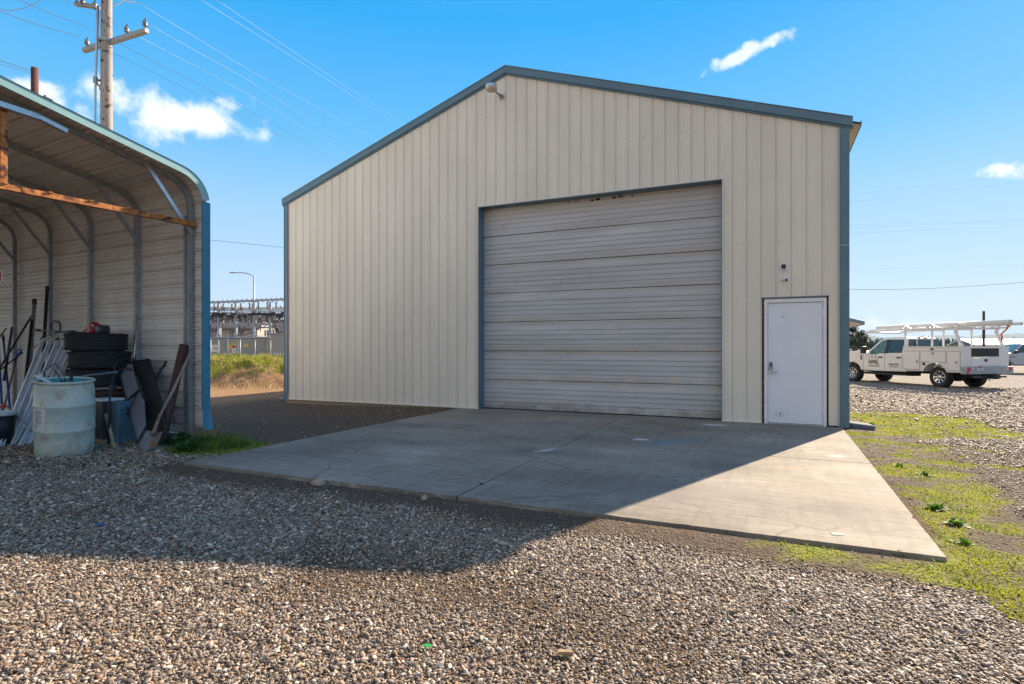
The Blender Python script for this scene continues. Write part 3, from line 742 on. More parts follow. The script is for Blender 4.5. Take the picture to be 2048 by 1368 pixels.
# garage opening: jambs and head
jb = MB(); D = .26
jb.box((GX0-.012, -.022, .003), (GX0, D, GZ1)); jb.box((GX1, -.022, .003), (GX1+.012, D, GZ1)); jb.box((GX0-.012, -.022, GZ1), (GX1+.012, D, GZ1+.012))
jb.build('door_jamb', M['teal'], bld)
jt = MB(); jt.box((GX0-.03, -.026, .003), (GX0-.012, -.018, GZ1+.03)); jt.box((GX1+.012, -.026, .003), (GX1+.03, -.018, GZ1+.03)); jt.box((GX0-.012, -.026, GZ1+.012), (GX1+.012, -.018, GZ1+.03))
jt.build('jamb_edge', M['cream'], bld)
fl = MB(); fl.box((GX0, -.018, -.1), (GX1, 1.0, -.004)); fl.build('threshold', M['concrete'], bld)
# sectional overhead door
def door_mat():
    m = M['door_grey']; t = m.node_tree; p = t.nodes['Principled BSDF']; L = t.links.new
    src = p.inputs['Base Color'].links[0].from_socket
    tcn = N(t, 'ShaderNodeTexCoord'); sx_ = N(t, 'ShaderNodeSeparateXYZ'); L(tcn.outputs['Object'], sx_.inputs[0])
    def mth(op, a, b=None, c=None):
        n = N(t, 'ShaderNodeMath', operation=op)
        for i, v in enumerate((a, b, c)):
            if v is None: continue
            if isinstance(v, (int, float)): n.inputs[i].default_value = v
            else: L(v, n.inputs[i])
        return n.outputs[0]
    def noise(sc, det, st):
        mp = N(t, 'ShaderNodeMapping'); mp.inputs['Scale'].default_value = st; L(tcn.outputs['Object'], mp.inputs[0])
        n = N(t, 'ShaderNodeTexNoise'); n.inputs['Scale'].default_value = sc; n.inputs['Detail'].default_value = det; n.inputs['Roughness'].default_value = .65; L(mp.outputs[0], n.inputs['Vector']); return n.outputs[0]
    def mr(v, a, b, c, d):
        n = N(t, 'ShaderNodeMapRange', interpolation_type='SMOOTHSTEP'); L(v, n.inputs[0])
        for i, q in enumerate((a, b, c, d)): n.inputs[i+1].default_value = q
        return n.outputs[0]
    def mix(f, a, col):
        x = N(t, 'ShaderNodeMix', data_type='RGBA'); L(f, x.inputs['Factor']); L(a, x.inputs['A']); x.inputs['B'].default_value = (*col, 1); return x.outputs['Result']
    # brownish dirt on the flat bands next to each section joint
    md = mth('PINGPONG', mth('SUBTRACT', sx_.outputs['Z'], .012), 4.24/7/2)
    band = mth('MULTIPLY', mr(md, .11, .075, 0, 1), mr(noise(.9, 5, (.35, 1, 2)), .35, .65, .1, .75))
    c = mix(band, src, (.40, .355, .315))
    c = mix(mr(noise(2.4, 4, (.2, 1, 1.5)), .55, .75, 0, .5), c, (.68, .68, .71))
    c = mix(mth('MULTIPLY', mr(sx_.outputs['Z'], 3.85, 4.15, 0, 1), mr(noise(1.5, 4, (.4, 1, 2)), .3, .6, .3, .8)), c, (.58, .52, .43))
    c = mix(mth('MULTIPLY', mr(sx_.outputs['Z'], .28, .03, 0, 1), mr(noise(3, 5, (.6, 1, 1)), .35, .6, 0, .7)), c, (.17, .15, .14))
    # yellow scuffs low on the right
    for zc, zw, amt in ((1.22, .10, .9), (.68, .12, .8), (.52, .08, .6), (.12, .05, .5)):
        mz = mr(mth('ABSOLUTE', mth('SUBTRACT', sx_.outputs['Z'], zc)), zw, zw*.4, 0, 1); mx_ = mr(sx_.outputs['X'], 1.6, 3.4, .35, 1)
        c = mix(mth('MULTIPLY', mth('MULTIPLY', mz, mx_), mr(noise(7, 6, (1, 1, .8)), .53, .63, 0, amt*.8)), c, (.72, .50, .26))
    c = mix(mr(noise(9, 6, (.7, 1, .35)), .64, .74, 0, .5), c, (.22, .20, .20))
    L(c, p.inputs['Base Color']); return m

od = empty('overhead_door', (GX0, D, 0)); od.parent = bld
M['door_grey'] = door_mat()
od['label'] = 'weathered off white ribbed overhead garage door with yellow scuffs'
GW = GX1-GX0; nsec = 7; sh = 4.24/nsec
for i in range(nsec):
    z0 = i*sh+.012; s = MB(); pr = [(0, .0), (.004, -.028), (.105, -.028)]
    zz = .105; 
    for k in range(4):
        c = .125+k*.095
        pr += [(c-.014, -.028), (c-.010, -.014), (c+.004, -.017), (c+.016, -.028)]
    pr += [(sh-.085, -.028), (sh-.078, -.020), (sh-.010, -.020), (sh-.004, .0)]
    pr = sorted(set(pr))
    nseg = 12
    for (a, oa), (b, ob) in zip(pr, pr[1:]):
        for k in range(nseg):
            xa, xb = GW*k/nseg, GW*(k+1)/nseg
            s.add([(xa, oa, z0+a), (xb, oa, z0+a), (xb, ob, z0+b), (xa, ob, z0+b)], [(0, 1, 2, 3)])
    o = s.build('door_section', M['door_grey'], od, fixn=False)
    # slight bow and sag from use
    for v in o.data.vertices:
        t_ = v.co.x/GW; v.co.y += .006*math.sin(3.1*t_+i*1.7)
sl2 = MB(); sl2.box((0, -.03, 0), (GW, -.004, .014)); sl2.build('rubber_seal', M['rubber'], od)
bk = MB(); bk.box((-.0, .03, 0), (GW, .05, GZ1)); bk.build('door_back', M['dark'], od)
# grime under the head: dark nibbled sealant
for k in range(14):
    gm = MB(); xx = 1.75+random.random()*1.5; gm.cbox((xx, -.03, 4.185+random.uniform(-.02, .02)), (random.uniform(.02, .1), .006, random.uniform(.01, .035))); gm.build('torn_sealant', M['dark'], od)
# walk door
wd_ = empty('entry_door', (DX0, 0, 0)); wd_.parent = bld
DW = DX1-DX0
bk = MB(); bk.use(M['brick']); bk.box((0, .03, 0), (.035, .10, DZ1)); bk.box((DW-.03, .03, 0), (DW, .10, DZ1)); bk.use(M['galv']); bk.box((.035, .03, DZ1-.035), (DW-.03, .10, DZ1))
bk.use(mat('red brick', (.22, .045, .035), .8, var=.3, scale=20))   # brick ends showing in the gap
for k in range(11):
    z = .1+k*.19+random.uniform(-.02, .02)
    bk.cbox((.016, .024, z), (.026, .016, .045)); bk.cbox((DW-.016, .024, z+.03), (.022, .016, .045))
bk.build('broken_brick_edge', None, wd_)
hd = MB(); hd.box((-.01, -.024, DZ1), (DW+.01, .03, DZ1+.012)); hd.build('head_flashing', M['galv'], wd_)
fr = MB(); fr.box((.035, -.012, 0), (.09, .09, DZ1-.05)); fr.box((DW-.08, -.012, 0), (DW-.03, .09, DZ1-.05)); fr.box((.035, -.0121, DZ1-.05), (DW-.03, .09, DZ1-.025))
fr.box((.09, -.010, DZ1-.085), (DW-.08, .06, DZ1-.05))
fr.build('door_frame', M['whitetrim'], wd_, bevel=.003)
lf = MB(); lf.use(M['white']); lf.box((.094, .012, .022), (DW-.084, .055, DZ1-.092))
tc_ = MB(); tc_.box((.09, -.004, 0), (DW-.08, .06, .016)); tc_.build('sill', M['galvl'], wd_)
lk = MB(); lk.use(M['galv']); lk.box((.113, -.022, .90), (.165, .012, 1.02)); lk.lathe([(0, -.022), (.026, -.022), (.026, .012)], 16, (.139, 0, 1.03), 'y')
lk.use(M['black']); lk.box((.125, -.026, .955), (.135, -.02, 1.03)); lk.box((.143, -.026, .955), (.153, -.02, 1.03))
lk.use(M['galvl']); lk.box((.113, -.034, .86), (.172, .012, .91)); lk.tube([(.15, -.034, .885), (.15, -.055, .885), (.25, -.055, .885)], .009, 8)
lk.build('keypad_lock', None, wd_)
lf.use(M['ink'])                                                # scuffs low on the door
for k in range(14):
    lf.cbox((.30+random.gauss(0, .05), .0105, .17+random.gauss(0, .025)), (random.uniform(.006, .03), .003, random.uniform(.004, .012)))
lf.build('door_leaf', None, wd_)
for z in (.25, 1.05, 1.85): b = MB(); b.tube([(DW-.083, -.004, z-.05), (DW-.083, -.004, z+.05)], .007, 8); b.build('hinge', M['whitetrim'], wd_)
# box and camera on the wall, yard light in the gable
def wallpt(px, py):
    a = (px-HX)/FPX; dy = a*syw+cyw; t = -CY/dy; return Vector((CX+(a*cyw-syw)*t, 0, CH+(HY-py)/FPX*t))
q = wallpt(1567, 534)
sn = empty('solar_panel_box', (q.x, -.018, q.z)); tag(sn, 'small white box with dark solar panel on the wall above the entry door', 'solar panel')
b = MB(); b.box((-.048, -.03, -.05), (.048, 0, .05)); b.build('housing', M['whitetrim'], sn, bevel=.006)
b = MB(); b.box((-.034, -.034, -.034), (.034, -.0302, .038)); b.build('panel', M['ink'], sn)
q = wallpt(1570, 561)
cm = empty('security_camera', (q.x, -.018, q.z)); tag(cm, 'small white security camera with dark face below the solar panel box', 'camera')
b = MB(); b.lathe([(0, 0), (.028, 0), (.028, -.012), (.01, -.016)], 14, (-.03, 0, .02), 'y'); b.tube([(-.03, -.01, .02), (-.01, -.05, .01), (.01, -.06, 0)], .008, 8)
b.tube([(-.05, -.01, .05), (-.06, -.03, .0), (-.035, -.03, -.02)], .003, 6); b.build('mount', M['whitetrim'], cm)
b = MB(); b.lathe([(0, 0), (.022, 0), (.029, -.015), (.029, -.07), (.026, -.078), (0, -.078)], 16, (.016, -.04, -.005), 'y'); b.build('body', M['whitetrim'], cm)
b = MB(); b.lathe([(.024, -.002), (.022, -.006), (0, -.008)], 16, (.016, -.116, -.005), 'y'); b.build('lens_face', M['glass'], cm)
q = wallpt(1004, 194)
yl = empty('yard_light', (q.x, -.02, q.z)); tag(yl, 'round silver yard light with frosted bowl under the gable peak', 'light')
b = MB(); b.lathe([(0, 0), (.05, 0), (.05, -.03), (.02, -.04)], 14, (0, 0, 0), 'y'); b.tube([(0, -.02, 0), (-.03, -.14, .02), (-.05, -.24, .04)], .018, 10); b.build('arm', M['galv'], yl)
b = MB(); b.lathe([(0, .10), (.05, .10), (.07, .085), (.115, .07), (.118, -.0), (.105, -.01)], 24, (-.06, -.36, .03)); b.build('housing', M['galvl'], yl)
b = MB(); b.lathe([(.116, .0), (.118, -.02), (.085, -.05), (.04, -.062), (0, -.064)], 24, (-.06, -.36, .028)); b.build('bowl', M['lampglass'], yl)
q = wallpt(1525, 596)
b = MB(); b.lathe([(0, 0), (.012, 0), (.012, -.012), (0, -.014)], 12, (0, 0, 0), 'y'); o = b.build('doorbell_knob', M['galv'], loc=(q.x, -.005, q.z)); tag(o, 'small round grey knob at the upper left of the entry door', 'knob')

# ---------------------------------------------------------------- second building behind, only its eave shows
rb = empty('rear_building', (3.0, 27.6, -.28)); tag(rb, 'low cream metal building behind the main one, only its teal edged eave showing', 'building')
RW, RE, RP = 12.25, 3.1, 4.9
b = MB(); b.prism([(0, 0), (RW, 0), (RW, RE), (RW/2, RP), (0, RE)], 0, 12, lambda u, v, h: (u, h, v)); b.build('wall', M['cream'], rb)
for sg in (-1, 1):
    b = MB(); s_ = (RP-RE)/(RW/2); xe = RW/2+sg*(RW/2+.72); ze = RE-s_*.72
    b.prism([(RW/2, RP+.10), (xe, ze+.10), (xe, ze+.02), (RW/2, RP+.02)], -.55, 12.4, lambda u, v, h: (u, h, v)); b.build('roof', M['soffit'], rb)
    b = MB(); b.prism([(RW/2, RP+.16), (xe+sg*.03, ze+.16), (xe+sg*.03, ze-.02), (RW/2, RP-.02)], -.60, -.552, lambda u, v, h: (u, h, v))
    b.box((min(xe, xe+sg*.03), -.55, ze-.02), (max(xe, xe+sg*.03), 12.4, ze+.16)); b.build('fascia', M['teal'], rb)

# ---------------------------------------------------------------- carport
CPO = W(-4.633, 8.2, 0)
CPA = math.atan2(-.88*syw+.476*cyw, -.88*cyw-.476*syw)
cp = empty('carport', (CPO.x, CPO.y, 0), CPA); tag(cp, 'open tubular steel carport with rounded cream ribbed sheeting and teal edges', 'carport')
cpm = Matrix.Translation((CPO.x, CPO.y, 0)) @ Matrix.Rotation(CPA, 4, 'Z')
CPW, CPS = 6.1, .205
def arcprof(off=0.0, base=.14):
    """carport cross section (t, z) from the near side post up over the roof; off = outwards offset"""
    pts = [(0, base)]; r = .42
    a1 = math.atan(CPS); z0 = 3.32
    for k in range(0, 9):
        a = k/8*(math.pi/2-a1); pts.append((r-r*math.cos(a), z0+r*math.sin(a)))
    te, ze = pts[-1]
    pts.append((CPW/2, ze+(CPW/2-te)*CPS))
    full = pts+[(CPW-t, z) for t, z in pts[-2::-1]]
    out = []
    for i, (t, z) in enumerate(full):
        p0 = full[max(i-1, 0)]; p1 = full[min(i+1, len(full)-1)]
        d = Vector((p1[0]-p0[0], p1[1]-p0[1])).normalized(); n_ = Vector((-d.y, d.x))
        out.append((t+n_.x*off, z+n_.y*off))
    return out
def resample(pts, ss_):
    acc = [0]
    for a, b in zip(pts, pts[1:]): acc.append(acc[-1]+math.hypot(b[0]-a[0], b[1]-a[1]))
    tot = acc[-1]; out = []
    for s in ss_:
        s = min(max(s, 0), tot); i = max(j for j in range(len(acc)) if acc[j] <= s+1e-9); i = min(i, len(pts)-2)
        f = (s-acc[i])/(acc[i+1]-acc[i]); p, q = pts[i], pts[i+1]
        d = Vector((q[0]-p[0], q[1]-p[1])).normalized(); out.append((p[0]+(q[0]-p[0])*f, p[1]+(q[1]-p[1])*f, -d.y, d.x))
    return out, tot
base = arcprof(.035); _, tot = resample(base, [0])
pr = ribs(tot, .2286, .06, .040, .010); rs, _ = resample(base, [p for p, _ in pr])
LL0, LL1 = -.28, 11.4
hole = []
sh_ = MB(); nL = 24
stop = tot*.5+3.9
pts3 = [(t+nx*o, z+nz*o, s) for (t, z, nx, nz), (s, o) in zip(rs, pr) if s < stop]
for (t0, z0, s0), (t1, z1, s1) in zip(pts3, pts3[1:]):
    sh_.add([(LL0, t0, z0), (LL1, t0, z0), (LL1, t1, z1), (LL0, t1, z1)], [(0, 1, 2, 3)])
sh_.build('ribbed_sheeting', M['sheet'], cp, fixn=False)
# edge trim along the front arch
ed = MB(); ed.use(M['teal_pale']); o1 = arcprof(.062, .14); o2 = arcprof(-.035, .14)
ln_ = len(o1)
def tquad(mb, i, x0, x1):
    mb.add([(x0, *o1[i]), (x0, *o1[i+1]), (x0, *o2[i+1]), (x0, *o2[i])], [(0, 1, 2, 3)])
    mb.add([(x0, *o1[i]), (x0, *o1[i+1]), (x1, *o1[i+1]), (x1, *o1[i])], [(0, 1, 2, 3)])
    mb.add([(x0-.01, *o1[i]), (x0-.01, *o1[i+1]), (x0, *o1[i+1]), (x0, *o1[i])], [(0, 1, 2, 3)])
for i in range(2, ln_-1): tquad(ed, i, LL0-.015, LL0+.12)
ed.build('roof_edge_trim', None, cp, fixn=False)
ed = MB()
ed.box((LL0-.03, -.065, .42), (LL0-.01, .055, 3.36)); ed.box((LL0-.01, -.075, .42), (LL0+.10, -.06, 3.36))
ed.add([(LL0-.03, -.065, .42), (LL0-.03, .055, .42), (LL0-.05, .045, .12), (LL0-.08, -.085, .12), (LL0+.10, -.075, .42), (LL0+.05, -.10, .12)], [(0, 1, 2, 3), (0, 3, 5, 4)])
ed.build('corner_trim', M['teal_bright'], cp, fixn=False)
bows = []
fp = arcprof(-.03, .02)
for i in range(9):
    x = i*1.385+(.02 if i == 0 else 0)
    f = MB(); w = .062
    P3 = [(x, t, z) for t, z in fp]
    for a, b in zip(P3, P3[1:]):
        f.bar(a, b, w, w, up=(1, 0, 0))
    if i == 0:
        f.bar((x+.09, fp[0][0]+.0, .0), (x+.09, fp[1][0], 3.2), .05, .05, up=(1, 0, 0))
    o = f.build('bow_frame', M['galv'], cp)
    for sg in (0, 1):
        b = MB(); y0, y1 = (.0+.03, .70) if sg == 0 else (CPW-.03, CPW-.70)
        z1 = 3.32+.42-.03+(.70-.42)*CPS+.05
        b.bar((x-.045, y0, 2.93), (x-.045, y1, z1), .05, .03, up=(1, 0, 0)); b.build('knee_brace', M['galvl'] if i == 0 else M['galv'], o)
rl = MB()
for y in (.03, CPW-.03): rl.box((-.04, y-.03, -.05), (LL1, y+.03, .03))
rl.bar((.45, .0, .03), (.45, .0, .26), .015, .015)
rl.build('base_rail', M['galv'], cp)
# rusty header frame hanging in the front bow
rh = MB(); rh.bar((-.05, .0, 3.07), (-.05, 4.1, 3.07), .065, .065); 
for k in range(6): rh.cbox((-.09, .5+k*.42, 3.105), (.02, .05, .012))
rh.bar((-.05, 2.19, 3.1), (-.05, 2.19, 3.98), .062, .062); rh.bar((-.05, 3.9, 3.1), (-.05, 3.9, 3.98), .062, .062); rh.bar((-.05, 2.0, 3.95), (-.05, 4.1, 3.98), .05, .05)
rh.build('rusty_header_frame', M['rust'], cp)
rh = MB(); rh.bar((-.12, 1.62, 3.86), (-.12, 1.9, 3.93), .075, .05); rh.bar((-.12, 1.9, 3.93), (-.12, 3.2, 3.99), .075, .06); rh.build('loose_galvanised_angle', M['galvl'], cp)
def cpw(L_, T_, z): return cpm @ Vector((L_, T_, z))
def cray(px, py, T_):
    """point on the vertical plane T_ metres inside the carport side wall, seen at this pixel"""
    a = (px-HX)/FPX
    # camera-space origin and axes of the carport
    X0, Z0 = -4.633-.476*T_, 8.2-.88*T_
    L_ = (X0-a*Z0)/(.88+a*.476)
    Z = Z0+.476*L_
    return cpw(L_, T_, CH+(HY-py)/FPX*Z)
# ---------------------------------------------------------------- things stored in the carport
def gz(p): return float(gh(p[0], p[1]))
def g2(px, py):
    q = gpt(px, py, -.06); q.z = gz(q); return q
# barrel
q = W(-5.53, 6.99); bz = gz(q)-.005
br = empty('plastic_barrel', (q.x, q.y, bz), R(20)); tag(br, 'pale weathered plastic barrel with cut open top beside the leaning aluminium rails', 'barrel')
rr, hh = .30, .92
prof_ = [(0, .03), (.20, .02), (rr*.90, .0), (rr*.95, .015), (rr*.985, .08), (rr, .20), (rr*1.0, .30), (rr*1.022, .312), (rr*1.022, .328), (rr*1.005, .34),
         (rr*1.012, .50), (rr*1.008, .60), (rr*1.028, .612), (rr*1.028, .628), (rr*1.0, .64), (rr*.985, .80), (rr*.955, .875), (rr*.95, .885), (rr*1.01, .895), (rr*1.01, .918), (rr*.96, .925), (rr*.94, .90)]
b = MB(); b.lathe(prof_, 56); b.build('shell', M['barrel'], br)
b = MB(); b.lathe([(rr*.94, .902), (rr*.93, .84), (rr*.92, .80), (rr*.9, .4), (0, .39)], 48); b.build('inner_lining', M['barrel_in'], br)
def wrap(name, a0, a1, z0, z1, m, off, parent, n=10):
    b = MB()
    for k in range(n):
        t0, t1 = a0+(a1-a0)*k/n, a0+(a1-a0)*(k+1)/n; ro = rr*1.014+off
        b.add([(ro*math.cos(t0), ro*math.sin(t0), z0), (ro*math.cos(t1), ro*math.sin(t1), z0), (ro*math.cos(t1), ro*math.sin(t1), z1), (ro*math.cos(t0), ro*math.sin(t0), z1)], [(0, 1, 2, 3)])
    return b.build(name, m, parent, fixn=False)
# angle of the camera as seen from the barrel, in its own frame
acam = math.atan2(CY-q.y, CX-q.x)-R(20)
lab = wrap('paper_label', acam-1.28, acam-.62, .345, .605, M['paper'], .003, br)
for k in range(15):
    z = .575-k*.0115; w_ = .36*(.8+.2*random.random()) if k % 5 != 4 else .15
    wrap('print_line', acam-1.12, acam-1.12+w_, z, z+.005, M['inkblue'], .005, lab, 4)
wrap('print_block', acam-1.12, acam-1.02, .375, .400, M['inkblue'], .005, lab, 2)
b = MB(); b.tube([(rr*math.cos(acam+1.1)*1.03, rr*math.sin(acam+1.1)*1.03, .84), (rr*math.cos(acam+1.15)*1.04, rr*math.sin(acam+1.15)*1.04, .72)], .004, 6); b.build('drip_streak', M['paper'], br); b = MB()
b.tube([(rr*1.03*math.cos(acam-.35), rr*1.03*math.sin(acam-.35), .475), (rr*1.04*math.cos(acam-.2), rr*1.04*math.sin(acam-.2), .455), (rr*1.03*math.cos(acam-.3), rr*1.03*math.sin(acam-.3), .452)], .005, 6)
b.build('torn_sticker', M['paper'], br)
Bq = q.copy()
ax_ = Vector((-(CY-q.y), CX-q.x, 0)).normalized(); br.rotation_euler = (Matrix.Rotation(R(4.5), 3, ax_) @ Matrix.Rotation(R(20), 3, 'Z')).to_euler(); br.location.z += .012
cs = lambda dx, dz, z: W(-5.53+dx, 6.99+dz, z)
# wire frame and bits standing in the barrel
b = MB(); top = bz+.93
P = [cs(-.27, .02, top+.02), cs(-.31, .05, top+.10), cs(-.14, .02, top+.19), cs(-.02, -.02, top+.10), cs(.06, -.06, top-.02), cs(.03, -.08, top-.05), cs(-.04, -.05, top+.05), cs(-.15, 0, top+.13)]
b.tube(P, .006, 6); b.tube([cs(-.31, .05, top+.10), cs(-.29, .06, top+.04), cs(-.24, .06, top+.03)], .005, 6)
b.tube([cs(.0, -.07, top-.02), cs(.06, -.03, top+.0), cs(.02, -.10, top-.03)], .006, 6); b.tube([cs(.05, -.05, top-.04), cs(.08, -.02, bz+.45)], .006, 6)
tag(b.build('wire_frame', M['black']), 'bent black wire frame standing out of the open barrel', 'wire frame')
b = MB(); b.bar(cs(-.30, -.06, top+.05), cs(-.10, -.10, top-.04), .05, .018); tag(b.build('plastic_strip', M['whitetrim']), 'white plastic strip lying over the left rim of the barrel', 'strip')
b = MB(); b.tube([cs(.03, .05, bz+.45), cs(.0, .10, top+.10)], .02, 10); tag(b.build('black_tube_end', M['black']), 'short black tube end sticking up out of the barrel', 'tube')

# aluminium rails, a bundle of channel sections leaning on the wall
def rail_obj():
    root = empty('aluminium_rail')
    b = MB(); w, d, L_ = .066, .03, 1.0
    w = .052; b.box((-w/2, d-.003, 0), (w/2, d, L_)); b.box((-w/2, 0, 0), (-w/2+.004, d, L_)); b.box((w/2-.004, 0, 0), (w/2, d, L_))
    b.box((-w/2, -.003, 0), (-w/2+.015, 0, L_)); b.box((w/2-.015, -.003, 0), (w/2, 0, L_))
    b.build('channel', M['alu'], root)
    b = MB(); b.box((-.03, -.014, .985), (.0, .035, 1.004)); b.box((-.046, -.010, .975), (-.03, .01, .985)); b.build('end_cap', M['black'], root)
    b = MB(); b.box((-.024, -.009, .90), (.024, -.0065, .96)); b.build('white_sticker', M['signw'], root)
    return root
first = rail_obj(); first_used = False
tops = [(88, 676), (104, 674), (118, 678), (132, 677), (143, 680), (157, 672), (174, 661), (97, 690), (124, 692), (150, 688), (110, 770), (126, 764)]
bots = [(2, 898), (16, 888), (26, 894), (38, 890), (48, 880), (56, 893), (62, 880), (8, 884), (34, 884), (60, 886), (41, 896), (48, 884)]
labs = ['leftmost bright aluminium rail of the leaning bundle', 'aluminium rail second from the left in the leaning bundle', 'aluminium rail third from the left in the leaning bundle',
        'aluminium rail in the middle of the leaning bundle with a white sticker', 'narrow looking aluminium rail right of the middle of the bundle', 'aluminium rail third from the right in the leaning bundle',
        'aluminium rail reaching highest, at the right end of the bundle', 'rear aluminium rail behind the left end of the bundle', 'rear aluminium rail behind the middle of the bundle',
        'rear aluminium rail behind the right of the bundle', 'short aluminium rail in front, its top hidden by the barrel', 'short aluminium rail close against the left side of the barrel']
for i, (tp, bt_) in enumerate(zip(tops, bots)):
    a = g2(*bt_); Tt = .34 if i < 7 else (.24 if i < 10 else .8); t_ = cray(*tp, Tt)
    d = t_-a; L_ = d.length
    o = first if i == 0 else copy_tree(first)
    zax = d.normalized(); tocam = Vector((CX-a.x, CY-a.y, .3)); xax = zax.cross(tocam).normalized(); yax = zax.cross(xax)
    xax = Matrix.Rotation(random.uniform(-.5, .5), 3, zax) @ xax; yax = zax.cross(xax)
    m3 = Matrix((xax, yax, zax)).transposed().to_4x4(); m3.translation = a
    o.matrix_world = m3 @ Matrix.Diagonal((1, 1, L_, 1))
    tag(o, labs[i], 'rail', 'aluminium rails leaning in the carport')
# white plastic straps round the tops of the rails
b = MB(); pts = [cray(x, y, .42) for x, y in ((63, 699), (76, 688), (84, 680), (92, 676), (100, 673), (108, 676), (98, 680))]
b.tube(pts, .011, 6); tag(b.build('white_strap', M['signw']), 'white plastic strap looped over the left rail tops', 'strap')
b = MB(); pts = [cray(x, y, .40) for x, y in ((112, 741), (118, 727), (124, 718), (121, 735))]; b.tube(pts, .012, 6)
tag(b.build('white_strap', M['signw']), 'white plastic strip hanging between the rails above the barrel', 'strap')

# tyres stacked on a dark crate
tz0 = gz(cray(205, 800, .5))
ty = cray(196, 700, .52); crz = empty('wooden_crate', (ty.x, ty.y, tz0), CPA); tag(crz, 'dark wooden crate under the stacked tyres', 'crate')
ch_ = .70
for k in range(7):
    b = MB(); b.box((-.42, -.36, .03+k*.10), (.42, .36, .11+k*.10)); b.build('board_course', M['darkwood'], crz, bevel=.006)
b = MB(); b.box((-.44, -.38, ch_+.03), (.44, .38, ch_+.06)); b.build('lid', M['woodgrey'], crz)
def tyre():
    root = empty('tyre'); b = MB(); R_, r_, w = .385, .22, .13
    pf = [(r_, -w*.62), (r_+.03, -w*.9), (R_-.06, -w), (R_-.02, -w*.93), (R_, -w*.75)]
    for k in range(5):
        c = -w*.62+k*w*.31; pf += [(R_+.003, c-.011), (R_+.003, c+.004), (R_-.008, c+.008), (R_-.008, c+.014)]
    pf += [(R_, w*.75), (R_-.02, w*.93), (R_-.06, w), (r_+.03, w*.9), (r_, w*.62), (r_-.005, 0), (r_, -w*.62)]
    b.lathe(pf, 72)
    for j in range(60):
        t_ = 2*math.pi*j/60; c, s_ = math.cos(t_), math.sin(t_)
        for z in (-.10, .10): b.cbox((c*(R_-.002), s_*(R_-.002), z), (.018, .020, .035), Matrix.Rotation(t_, 3, 'Z'))
    b.build('tread', M['rubber'], root); return root
ft_ = tyre()
for k, (dx, lb) in enumerate(((0, 'bottom tyre of the stack of three in the carport'), (.03, 'middle tyre of the stack of three in the carport'), (-.015, 'top tyre of the stack, under the red trimmer'))):
    o = ft_ if k == 0 else copy_tree(ft_)
    o.location = (ty.x+dx, ty.y+dx*.5, tz0+ch_+.06+.132+k*.265); o.rotation_euler = (R(1.0*(k-1)), R(1.2*(1-k)), k); tag(o, lb, 'tyre', 'tyres stacked in the carport')
ttop = tz0+ch_+.06+.265*3
# string trimmer on top of the tyres
def cr(px, py, T_): return cray(px, py, T_)
tm = empty('string_trimmer', (0, 0, 0)); tag(tm, 'red and black string trimmer lying across the top tyre', 'trimmer')
b = MB(); b.tube([cr(70, 660, .48), cr(120, 663, .50), cr(176, 666, .52)], .013, 8); b.tube([cr(68, 660, .48), cr(82, 661, .48)], .022, 8); b.tube([cr(136, 663, .5), cr(150, 664, .5)], .026, 8); b.build('shaft', M['black'], tm)
b = MB(); b.tube([cr(x, y, .48) for x, y in ((104, 663), (102, 655), (103, 646), (107, 643), (116, 643), (120, 647), (121, 657), (119, 664), (110, 667))], .014, 8); b.build('loop_handle', M['black'], tm)
c0 = cr(188, 659, .50); b = MB(); rz_ = Matrix.Rotation(CPA, 3, 'Z')
b.cbox(c0, (.17, .16, .16), rz_ @ Matrix.Rotation(.3, 3, 'Y')); b.cbox(c0+Vector((0, 0, .05)), (.10, .12, .13), rz_); b.build('engine_cover', M['red'], tm, bevel=.035)
c1 = cr(205, 659, .50); b = MB(); b.cbox(c1, (.16, .15, .13), rz_); b.build('engine_end', M['black'], tm, bevel=.03)
b = MB(); b.cbox(c1+rz_ @ Vector((-.03, .08, .01)), (.09, .02, .05), rz_); b.build('grey_badge', M['greypanel'], tm, bevel=.008)
b = MB(); b.tube([cr(178, 655, .55), cr(184, 650, .56), cr(187, 652, .56)], .012, 6); b.build('white_lever', M['signw'], tm)
# long poles
def pole(px0, py0, T0, px1, py1, T1, r, m, cap, label, name='steel_pole', grp=None, capm='rustpipe'):
    a = cr(px0, py0, T0); a.z = gz(a) if py0 > 780 else a.z; c = cr(px1, py1, T1)
    root = empty(name, a); b = MB(); b.tube([Vector(), (c-a)], r, 10); b.build('shaft', m, root)
    if cap:
        d = (c-a).normalized(); b = MB(); b.tube([(c-a)-d*cap, (c-a)+d*.01], r*1.15, 10); b.build('end_cap', M[capm], root)
    tag(root, label, 'pole', grp); return root
pole(78, 830, .5, 94.5, 574, .12, .026, M['black'], .09, 'tall dark pole with red brown cap, rightmost behind the rails', grp='poles leaning at the back of the carport')
pole(50, 850, .7, 69, 600, .18, .030, M['galv'], .09, 'thick grey pole with rusty cap left of the tall dark one', grp='poles leaning at the back of the carport')
pole(40, 850, .8, 64, 640, .35, .024, M['black'], 0, 'black pole leaning in front of the thick grey one', grp='poles leaning at the back of the carport')
pole(-6, 745, .9, 63, 632, .22, .016, M['black'], 0, 'thin dark bar slanting up to the right in front of the wall', grp='poles leaning at the back of the carport')
pole(8, 760, .9, 24, 655, .3, .020, M['black'], 0, 'short black bar behind the blue handled tool', grp='poles leaning at the back of the carport')
pole(-20, 700, .8, 12, 657, .3, .012, M['black'], 0, 'thin dark rod with its tip near the left edge', grp='poles leaning at the back of the carport')
pole(0, 740, .9, 45, 705, .4, .012, M['darkwood'], 0, 'thin brown stick slanting behind the blue grip', grp='poles leaning at the back of the carport')
bc = pole(24, 830, .9, 6, 672, .5, .017, M['blue'], .11, 'blue bolt cutter handle with black grip at the left edge', 'blue_handle', capm='black')
